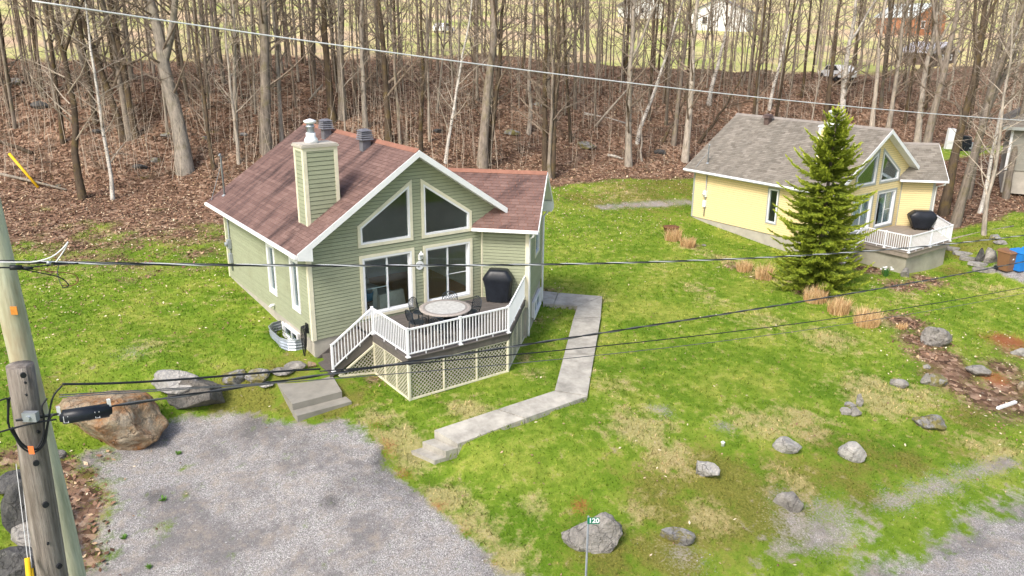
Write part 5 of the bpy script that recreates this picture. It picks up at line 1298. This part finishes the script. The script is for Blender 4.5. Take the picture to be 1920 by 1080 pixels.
oc = np.array([(1,0,0),(0,1,0),(-1,0,0),(0,-1,0),(0,0,.8)]); an = r.uniform(0, 6.28, n); ca, sa = np.cos(an), np.sin(an)
V = np.stack([np.stack([x+s*(q[0]*ca-q[1]*sa)*1.2, y+s*(q[0]*sa+q[1]*ca), z+s*q[2]*.9], 1) for q in oc], 1).reshape(-1, 3); base = np.arange(n)[:, None]*5
Fs = np.concatenate([base+np.array([[i, (i+1) % 4, 4]]) for i in range(4)]).reshape(-1, 3); print('stones', n)
tn = np.tile(r.random(n), 4)
M_peb = (lambda t: t.fin(t.ramp(t.attr('tint'), [(0, (.13, .125, .13)), (.5, (.30, .29, .295)), (.85, (.42, .41, .41)), (1, (.7, .69, .68))]), .9))(NT('gravel_stone'))
o = obj('gravel', npmesh('gravel', V, Fs, M_peb, {'tint': ('FACE', tn)}), kind='stuff'); o['label'] = 'loose grey gravel stones on driveway and road edge'
# ---------------------------------------------------------------- utility poles and cables
def _axis(a, da, b, db):
    p, q = atd(*a, da), atd(*b, db); l = (p-q)[:2]/(p[2]-q[2]); z = -3.4
    return q[:2]+l*(z-q[2]), l
PO, LO = _axis((38, 690), 7.5, (98, 1080), 8.2); PN, LN = _axis((35, 660), 8.0, (132, 1080), 8.72); PN = PN+np.array([.03, .06])
PO6 = PO+LO*9.3
zo = H(*PO)
def pole(name, label, xy, lean, r0, r1, top, mat, splits):
    t = thing(name, label, 'pole', (xy[0], xy[1], H(*xy)-.0)); hh = top-H(*xy); rs = random.Random(int(r0*1000))
    m = MB(); n = 22; P = []; Rr = []
    for i in range(n+1):
        q = i/n; P.append((lean[0]*hh*q, lean[1]*hh*q, -.4+(hh+.4)*q)); Rr.append(r0+(r1-r0)*q**(3 if splits else 1)+rs.uniform(-.003,.003))
    m.tube(P, Rr, 22); s = m.build('shaft', mat, t, True)
    return t, hh
ot, oh = pole('old_pole', 'weathered grey pole stub with bolt holes at left edge', PO, LO, .165, .115, atd(38, 690, 7.5)[2]+.03, M_oldpole, 1)
nt2, nh = pole('new_pole', 'pale treated utility pole standing behind the weathered stub', PN, LN, .155, .10, 12.5, M_newpole, 0)
view = np.array([-(_F[0]), -(_F[1])]); view /= np.linalg.norm(view)
side = np.array([_R0[0], _R0[1]])
def on_pole(px, py, xy, r=.16):
    """point on the camera side of a pole seen at a pixel"""
    d = ray(px, py); a = d[:2]@d[:2]; e = CAM[:2]-xy; b = d[:2]@e; c = e@e-r*r; disc = max(b*b-a*c, 0); return CAM+d*((-b-math.sqrt(disc))/a)
m0 = Matrix.Identity(4)
for px, py, r in ((44,704,.026),(48,718,.011),(68,869,.028),(86,947,.03),(112,1062,.028),(73,810,.016),(90,1020,.012),(50,741,.01)):
    ax = PO+LO*(atd(px, py, 7.8)[2]+3.4); p = on_pole(px, py, ax); nn = p[:2]-ax; nn /= np.linalg.norm(nn); m = MB(); a = p-np.array([*PO, ot.location.z])
    m.tube([a-np.array([*nn*.02, 0]), a+np.array([*nn*.004, 0])], r, 12); m.build('bolt_hole', M_black, ot)
p = on_pole(27, 582, PN+LN*10, .135)-np.array([*PN, nt2.location.z]); nn = Vector((*view, 0))
m = MB(); sdv = Vector((*side, 0)); m.prism([Vector(p)+sdv*a*.033+Vector((0,0,b*.042))+nn*.004 for a, b in ((-1,-1),(1,-1),(1,1),(-1,1))], nn*.006); m.build('orange_mark', plain('orange_mark', (.62,.24,.04), .7, .3, 30), nt2)
p = on_pole(60, 778, PO6); a = p-np.array([*PO, ot.location.z]); m = MB()
q = Vector(a)+nn*.03; m.beam(q-sdv*.06, q+sdv*.07, .06, .09, (0,0,1)); m.tube([q-nn*.05, q+nn*.05], .022, 8); m.build('cable_bracket', M_galv, ot)
# cables hang in vertical planes from the pole towards the next pole far right
def cable(name, label, px, A, B, r, mat, n=120, twist=None, cat='cable', group=None, ext=0):
    A = np.array(A); B = np.array(B); u = (B-A)/np.linalg.norm(B-A); nrm = np.array([-u[1], u[0]]); s = []; z = []
    for x, y in px:
        d = ray(x, y); t_ = ((A-CAM[:2])@nrm)/(d[:2]@nrm); P = CAM+d*t_; s.append((P[:2]-A)@u); z.append(P[2])
    s = np.array(s); z = np.array(z); o = np.argsort(s); s = s[o]; z = z[o]
    if ext: 
        k = (z[-1]-z[-2])/(s[-1]-s[-2]); s = np.r_[s, s[-1]+ext]; z = np.r_[z, z[-1]+k*ext+.02*ext]
    deg = min(3, len(s)-1); co = np.polyfit(s, z, deg if len(s) > 3 else min(2, len(s)-1)); ss = np.linspace(s[0], s[-1], n); zz = np.polyval(co, ss)
    P = [Vector((A[0]+u[0]*a, A[1]+u[1]*a, b)) for a, b in zip(ss, zz)]
    t = thing(name, label, cat, (A[0], A[1], z[0]), group=group) if twist else None
    off = Vector((A[0], A[1], float(zz[0])))
    if not twist:
        m = MB(); m.tube([p-off for p in P], r, 6); o_ = m.build(name, mat, None, True, loc=off); return tag(o_, label, cat, group)
    t.location = off
    for k, (mt, rr) in enumerate(twist):
        ph = 2*math.pi*k/len(twist); m = MB(); Q = []
        for a, p in zip(ss, P):
            w_ = a*7.0+ph; Q.append(p-off+Vector((*nrm, 0))*math.cos(w_)*r+Vector((0,0,1))*math.sin(w_)*r)
        m.tube(Q, rr, 5); m.build('conductor', mt, t, True)
    return t
def bx(px, py, d): return atd(px, py, d)[:2]
A0 = PO6+view*.2; B0 = bx(1919, 490, 21.5)
cable('overhead_wire', 'thin pale wire crossing high in front of the wood', [(60,0),(400,54),(960,128),(1440,184),(1919,226)], bx(60,0,8.2), bx(1919,226,19), .0085, M_wire, ext=14, cat='wire')
cable('service_cable', 'twisted black and grey cable crossing in front of both cottages', [(0,491),(500,497),(1000,495),(1300,489),(1560,476),(1785,457),(1919,441)], A0, B0, .008, None, 420, [(M_black,.0085),(M_cable,.0085),(M_wire,.007)], ext=14)
cable('lashed_cable', 'thick grey communication cable sloping from splice case to upper right', [(30,792),(120,776),(290,747),(560,709),(760,675),(1000,646),(1220,611),(1445,576),(1700,532),(1825,510),(1919,490)], A0, B0, .009, None, 420, [(M_cable,.010),(M_black,.0085)], ext=14)
cable('lower_cable', 'black cable running just below the thick grey one', [(600,701),(840,671),(1060,655),(1220,639),(1495,607),(1655,586),(1919,538)], A0+view*.1, B0+view*.1, .0085, M_black, ext=14)
cable('thin_cable', 'thinnest faint cable lowest across the lawn', [(110,742),(300,729),(560,716),(764,704),(1060,675),(1345,639),(1655,594),(1919,552)], A0+view*.1, B0+view*.12, .006, M_cable, ext=14)
cable('black_cable', 'black cable sagging over the boulders to the deck stairs', [(117,720),(160,720),(300,714),(430,704),(600,692)], A0, B0, .0125, M_black)
cable('drop_wire', 'thin wire between the black cable and splice case', [(112,741),(200,734),(300,731),(430,722),(600,712)], A0, B0, .006, M_cable)
# splice case
pA = None
def on_plane(px, py):
    u = (B0-A0)/np.linalg.norm(B0-A0); nrm = np.array([-u[1], u[0]]); d = ray(px, py); return CAM+d*(((A0-CAM[:2])@nrm)/(d[:2]@nrm))
a = Vector(on_plane(112, 783)); b = Vector(on_plane(209, 768)); d = (b-a).normalized()
t = thing('splice_case', 'black cylindrical splice case hanging beside the poles', 'splice case', tuple(a)); L = (b-a).length
m = MB(); prof = [(0,.03),(.0,.045),(.05*L,.05),(.06*L,.07),(.94*L,.07),(.95*L,.05),(L,.045),(L,.03)]
m.tube([d*s for s, r in prof], [r for s, r in prof], 20); m.build('case', M_cover, t, True)
upv = Vector((0,0,1)); outv = Vector((*view, 0))
for s in (.2, .8):
    c_ = d*(s*L)+outv*.079; m = MB(); m.tube([c_+upv*.035-d*.018, c_-upv*.03-d*.018, c_-upv*.034+d*.018, c_+upv*.035+d*.018], .0045, 5); m.build('clip', M_wire, t)
for s in (.0, .97):
    c_ = d*(s*L)+upv*.06; m = MB(); m.beam(c_-upv*.03, c_+upv*.055, .035, .03, d); m.build('hanger', M_wireW, t)
# loops of slack beside the old pole, hanging tag, loop at the twisted cable
t = thing('slack_loop', 'black slack cable loop around weathered pole with orange tag', 'cable', tuple(on_plane(30, 800)))
o_ = Vector(t.location)
for k, pts in enumerate(([(24,800),(40,828),(62,842),(80,832),(90,795),(100,745),(118,722)], [(25,803),(42,835),(66,846),(86,828),(93,790),(102,776),(112,774)], [(22,742),(20,765),(20,790),(26,806),(46,832),(70,838),(84,815),(86,780),(82,760),(92,744)], [(-5,752),(14,744),(20,748),(20,790)], [(-5,808),(30,798),(70,788),(112,781)])):
    P = [Vector(on_plane(*p))+outv*(.01+.012*k) for p in pts]
    # smooth the run
    Q = []
    for i in range(len(P)-1):
        p0 = P[max(i-1,0)]; p1 = P[i]; p2 = P[i+1]; p3 = P[min(i+2,len(P)-1)]
        for j in range(6):
            s = j/6; Q.append(.5*((2*p1)+(p2-p0)*s+(2*p0-5*p1+4*p2-p3)*s*s+(3*p1-p0-3*p2+p3)*s**3))
    Q.append(P[-1]); m = MB(); m.tube([q-o_ for q in Q], .0095 if k != 3 else .008, 6); m.build('cable_run', M_black, t, True)
c_ = Vector(on_plane(69, 835))+outv*.09-o_; m = MB(); m.prism([c_+sdv*x*.026+upv*z*.042 for x, z in ((-1,-1),(1,-1),(1,1),(-1,1))], outv*.004); m.build('tag', M_orange, t)
t = thing('cable_tails', 'white wire tails and brown loops beside the pale pole', 'cable', tuple(on_plane(60, 495))); o_ = Vector(t.location)
for pts, r, mt in (([(-5,490),(40,490),(70,489),(100,480),(120,465),(131,452)], .007, M_wireW), ([(131,452),(122,470),(108,490)], .006, M_wireW), ([(20,500),(60,503),(110,508),(140,512),(150,522),(142,532),(120,534)], .0045, M_rust), ([(45,503),(80,510),(112,517),(128,527),(131,535),(120,538)], .0055, M_black), ([(114,495),(111,508),(114,522),(120,536)], .004, M_cable), ([(-5,500),(25,500),(45,500)], .008, M_black), ([(60,500),(90,496),(150,492)], .007, M_black)):
    P = [Vector(on_plane(*p))+outv*.03-o_ for p in pts]; m = MB(); Q = []
    for i in range(len(P)-1):
        p0 = P[max(i-1,0)]; p1 = P[i]; p2 = P[i+1]; p3 = P[min(i+2,len(P)-1)]
        for j in range(5):
            s = j/5; Q.append(.5*((2*p1)+(p2-p0)*s+(2*p0-5*p1+4*p2-p3)*s*s+(3*p1-p0-3*p2+p3)*s**3))
    Q.append(P[-1]); m.tube(Q, r, 6); m.build('wire_tail', mt, t, True)
for p, q, r, mt, nm in (((22,500),(45,500),.022,M_black,'splice_sleeve'), ((45,501),(65,501),.016,M_black,'splice_sleeve'), ((91,490),(99,492),.018,M_galv,'clamp')):
    m = MB(); m.tube([Vector(on_plane(*p))+outv*.03-o_, Vector(on_plane(*q))+outv*.03-o_], r, 10); m.build(nm, mt, t, True)
# guy wires and their yellow guard below the pole
gb = G(52, 1150)
t = thing('guy_guard', 'yellow plastic guy wire guard at the bottom left', 'guy guard', tuple(np.array([PO[0]-.55, PO[1]+.9, zo])))
o_ = Vector(t.location)
for k, (px, py, r) in enumerate(((51,1046,.026),(58,1066,.022))):
    top = Vector(atd(px, py, 7.9)); bt = Vector(atd(px+14, 1200, 7.7)); m = MB(); m.tube([bt-o_, top-o_], r, 12); m.build('guard_tube', M_yplastic, t, True)
for k, (a, b) in enumerate((((30,870),(52,1050)),((37,850),(60,1070)))):
    m = MB(); m.tube([Vector(atd(a[0], a[1], 7.9))-o_, Vector(atd(b[0], b[1], 7.9))-o_], .004, 5); m.build('guy_wire', M_wire, t)
g = G(72, 352); dd = depth(g); tp = atd(17, 288, dd-.3)
m = MB(); m.tube([(0,0,0), tuple(np.array(tp)-g)], .075, 8); tag(m.build('guy_guard', M_yplastic, None, True, loc=tuple(g)), 'yellow guard on a guy wire at the far left wood edge', 'guy guard')
g = G(190, 828); m = MB(); q = atd(178, 788, depth(g)-.2); m.tube([(0,0,0), tuple(np.array(q)-g)], .03, 7); tag(m.build('metal_stake', M_rust, None, True, loc=tuple(g)), 'dark stake leaning on the huge rust brown boulder', 'stake')

# ---------------------------------------------------------------- number sign
sp = atd(1103, 975, 17.3); sx, sy = sp[0], sp[1]
t = thing('house_number_sign', 'green house number sign 120 on thin steel post', 'sign', (sx, sy, H(sx, sy)))
zc = sp[2]-H(sx, sy); m = MB(); m.box(-.016,.016,-.016,.016,-.3,zc+.1); m.build('post', M_greybox, t)
fd = Vector((-(_F[0]), -(_F[1]), 0)).normalized(); rt_ = Vector((_R0[0], _R0[1], 0)); c_ = Vector((0,0,zc))+fd*.022+rt_*.11
m = MB(); m.prism([c_+rt_*a*.13+upv*b*.078 for a, b in ((-1,-1),(1,-1),(1,1),(-1,1))], fd*.006); m.build('plate', M_signgreen, t)
cu = bpy.data.curves.new('digits', 'FONT'); cu.body = '120'; cu.size = .155; cu.extrude = .001; cu.align_x = 'CENTER'; cu.align_y = 'CENTER'; cu.offset = .004
tmp = bpy.data.objects.new('digits', cu); COL.objects.link(tmp); bpy.context.view_layer.update()
me = bpy.data.meshes.new_from_object(tmp.evaluated_get(bpy.context.evaluated_depsgraph_get())); bpy.data.objects.remove(tmp); me.materials.clear(); me.materials.append(M_white)
dg = obj('digits', me, t); mm = Matrix.Identity(4)
for i in range(3): mm[i][0] = rt_[i]; mm[i][1] = upv[i]; mm[i][2] = fd[i]; mm[i][3] = (c_+fd*.008+rt_*.01)[i]
dg.matrix_local = mm
# ---------------------------------------------------------------- small things on the lots
g = G(1258, 434); t = thing('fire_pit', 'rusty round lidded fire pit on the lawn', 'fire pit', tuple(g)); r = 30*depth(g)/FPX/2
m = MB(); m.lathe([(r*.8,0),(r*.95,.22),(r*.97,.26)], 20); m.build('bowl', M_rust, t, True)
m = MB(); m.lathe([(r*1.02,.25),(r*1.02,.28),(r*.6,.31),(.02,.32)], 20); m.build('lid', M_rust, t, True)
for k in range(3): a = k*2.1; m = MB(); m.tube([(r*.7*math.cos(a), r*.7*math.sin(a), -.1),(r*.85*math.cos(a), r*.85*math.sin(a), .2)], .02, 6); m.build('leg', M_rust, t)
def wheelie(px, py, mat, lab):
    g = G(px, py); t = thing('wheeled_bin', lab, 'bin', tuple(g), -YAW+.35)
    m = MB(); m.hexa([(-.24,-.28,.06),(.24,-.28,.06),(.24,.26,.06),(-.24,.26,.06),(-.30,-.36,.98),(.30,-.36,.98),(.30,.36,.98),(-.30,.36,.98)]); m.build('body', mat, t)
    m = MB(); m.hexa([(-.33,-.40,.985),(.33,-.40,.985),(.33,.42,.985),(-.33,.42,.985),(-.29,-.34,1.06),(.29,-.34,1.06),(.29,.38,1.1),(-.29,.38,1.1)]); m.build('lid', mat, t)
    m = MB(); m.tube([(-.27,.46,1.0),(.27,.46,1.0)], .02, 6); m.build('handle', mat, t)
    for s in (-1, 1): m = MB(); m.tube([(s*.27,.28,.12),(s*.33,.28,.12)], .12, 14); m.build('wheel', M_black, t)
    m = MB(); m.prism([(-.07,-.327,.66),(.05,-.327,.66),(-.0,-.331,.74)], (0,-.02,0)); m.build('emblem', M_white, t)
wheelie(1884, 508, M_binbrown, 'brown wheeled bin beside the boulders')
wheelie(1907, 508, M_binblue, 'blue wheeled bin right of the brown one')
wheelie(1930, 505, M_binblue, 'blue wheeled bin cut by the right photo edge')
A = G(1870, 768); B = G(1904, 756); m = MB(); u = np.array([0,0,.05]); m.beam(tuple(u), tuple(B-A+u), .1, .08); tag(m.build('white_rail', M_white, None, loc=tuple(A)), 'white length of rail lying at the right lot edge', 'rail')
g = G(1355, 836); m = MB(); m.lathe([(.05,0),(.05,.1),(.07,.12),(.02,.16)], 10); tag(m.build('garden_light', M_white, None, True, loc=tuple(g)), 'tiny white garden light on the lawn bank', 'garden light')
# ---------------------------------------------------------------- third house and things far behind
q = atd(1883, 318, 52); b = Vector((q[0], q[1], q[2]))
t = thing('grey_house', 'grey sided house cut off at the right photo edge', 'house', tuple(b), -YAW-.5)
k = 0; pl = Plane((0,0,0), (1,0,0)); hh = 2.75
m = MB(); m.box(0, 9, .02, 7, -.0, hh+.1); w0 = m.build('wall', M_greyside, t)
while k*.15 < hh: m = MB(); pl.slab(m, .12, 9, k*.15, .12, 9, k*.15+.152, .0, .02, .004); m.build('siding_board', M_greyside, w0); k += 1
m = MB(); m.box(-.02, .13, -.04, .02, 0, hh); m.build('corner_board', M_white, t)
m = MB(); m.box(.05, 8.9, .05, 6.9, -1.5, 0); m.build('foundation', M_concrete, t)
rf = MB(); rf.prism([(-.5,-.5,hh),(9.5,-.5,hh),(9.5,3.5,hh+2.6),(2.8,3.5,hh+2.6)], (0,0,-.12)); rf.prism([(-.5,-.5,hh),(2.8,3.5,hh+2.6),(-.5,7.5,hh)], (0,0,-.12)); rf.prism([(-.5,7.5,hh),(2.8,3.5,hh+2.6),(9.5,3.5,hh+2.6),(9.5,7.5,hh)], (0,0,-.12))
rf = rf.build('roof', M_shGrey, t)
Ls = math.hypot(4, 2.6); shingles(rf, (-.5,-.5,hh), (1,0,0), (0,4,2.6), [(0,0),(10,0),(10,Ls),(3.3,Ls)], M_shGrey, seed=8, expo=.16)
V_ = Vector((3.3,0,2.6)); L2 = V_.length; shingles(rf, (-.5,7.5,hh), (0,-1,0), V_, [(0,0),(8,0),(4,L2)], M_shGrey, seed=9, expo=.16)
m = MB(); m.box(-.5, 9.5, -.54, -.5, hh-.16, hh+.03); m.build('fascia', M_greytrim, rf); m = MB(); m.box(-.54, -.5, -.5, 7.5, hh-.16, hh+.03); m.build('fascia', M_greytrim, rf)
f, h_ = window(t, Plane((0,-.04,0), (1,0,0)), rect(1.25, 2.6, .12, 1.2), M_white, .09, .06)
m = MB(); m.prism(Plane((0,-.04,0), (1,0,0)).poly3(rect(1.34, 2.5, .2, 1.1), -.03), (0,.01,0)); m.build('pane_backing', M_greybox, f)
# clutter at the edge of the far lawn
for px, py, dims, mt, lab, nm in ((1779,279,(.7,.35,1.7),M_white,'white garden screen standing at edge of the far lawn','garden_screen'), (1806,282,(.9,.7,1.2),M_cover,'black covered stack at edge of the far lawn','covered_stack'), (1820,283,(.7,.5,.7),M_greybox,'pale box beside the black covered stack','storage_box')):
    g = G(px, py); m = MB(); a, b_, c_ = dims; m.hexa([(-a/2,-b_/2,0),(a/2,-b_/2,0),(a/2,b_/2,0),(-a/2,b_/2,0),(-a/2+.04,-b_/2+.03,c_),(a/2-.05,-b_/2+.04,c_*.95),(a/2-.06,b_/2-.04,c_*.97),(-a/2+.05,b_/2-.05,c_)])
    m.box(-a/2+.06, a/2-.06, -b_/2-.02, -b_/2+.01, c_*.3, c_*.45); o_ = tag(m.build(nm, mt, None, loc=tuple(g)), lab, 'clutter'); o_.rotation_euler[2] = -YAW
def far_house(px, py, w_, d_, h_, rise, wall, roofm, lab, rz=0):
    g = G(px, py); t = thing('far_house', lab, 'house', tuple(g), -YAW+rz)
    m = MB(); m.box(-w_/2, w_/2, 0, d_, -1, h_); m.prism([(-w_/2+.01,.01,h_),(w_/2-.01,.01,h_),(0,.01,h_+rise)], (0,d_-.02,0)); m.build('wall', wall, t)
    m = MB(); e = .4
    for s in (-1, 1): m.prism([(s*(w_/2+e),-e,h_-e*rise/(w_/2)),(0,-e,h_+rise),(0,-e,h_+rise+.2),(s*(w_/2+e),-e,h_-e*rise/(w_/2)+.2)], (0,d_+2*e,0))
    m.build('roof', roofm, t)
    for x in (-w_*.28, w_*.12):
        m = MB(); m.ring([(x,-.02,h_*.35),(x+1.1,-.02,h_*.35),(x+1.1,-.02,h_*.78),(x,-.02,h_*.78)], [(x+.1,-.02,h_*.35+.1),(x+1,-.02,h_*.35+.1),(x+1,-.02,h_*.78-.1),(x+.1,-.02,h_*.78-.1)], (0,-.08,0)); f = m.build('window', M_white, t)
        m = MB(); m.box(x+.1, x+1, -.05, .0, h_*.35+.1, h_*.78-.1); m.build('pane', M_black, f)
    return t
far_house(1740,66,9,8,3.2,2.2,plain('orange_wall',(.45,.2,.1),.8,.2,1),plain('pale_metal',(.7,.76,.74),.4,.08,1),'orange brown house with pale roof far beyond the wood',.5)
far_house(1768,122,5,4,1.6,1.0,M_ventB,plain('lilac_roof',(.5,.5,.56),.6,.1,1),'low shed with lilac grey roof beyond the wood',.6)
far_house(1345,58,11,8,3.4,2.4,M_white,M_vent,'white house with dark roof far beyond the wood',-.4)
far_house(1215,35,8,8,3.0,2.2,M_white,M_shGrey,'small white house beyond the field above the gap',.3)
def car(px, py, mat, lab, rz):
    g = G(px, py); t = thing('parked_car', lab, 'car', tuple(g), rz)
    m = MB(); m.prism([(-2.1,-.85,.35),(2.1,-.85,.35),(2.15,-.85,.75),(1.2,-.85,.95),(.6,-.85,1.45),(-1.2,-.85,1.48),(-1.9,-.85,1.0),(-2.15,-.85,.9)], (0,1.7,0)); m.build('body', mat, t)
    for s in (-1, 1):
        m = MB(); y = s*.86-.005; m.prism([(1.05,y,.98),(.55,y,1.38),(-1.1,y,1.4),(-1.6,y,1.0)], (0,.01,0)); m.build('side_window', M_black, t)
        for x in (-1.35, 1.35): m = MB(); m.tube([(x,s*.7,.33),(x,s*.9,.33)], .33, 16); m.build('wheel', M_black, t)
    m = MB(); m.prism([(1.22,-.7,.96),(.66,-.7,1.42),(.68,-.7,1.43),(1.26,-.7,.97)], (0,1.4,0)); m.build('windscreen', M_black, t)
car(1568,150,M_white,'white car parked on the road beyond the wood',1.1)
car(832,62,M_rail,'pale car far beyond the wood above the red roof',.6)
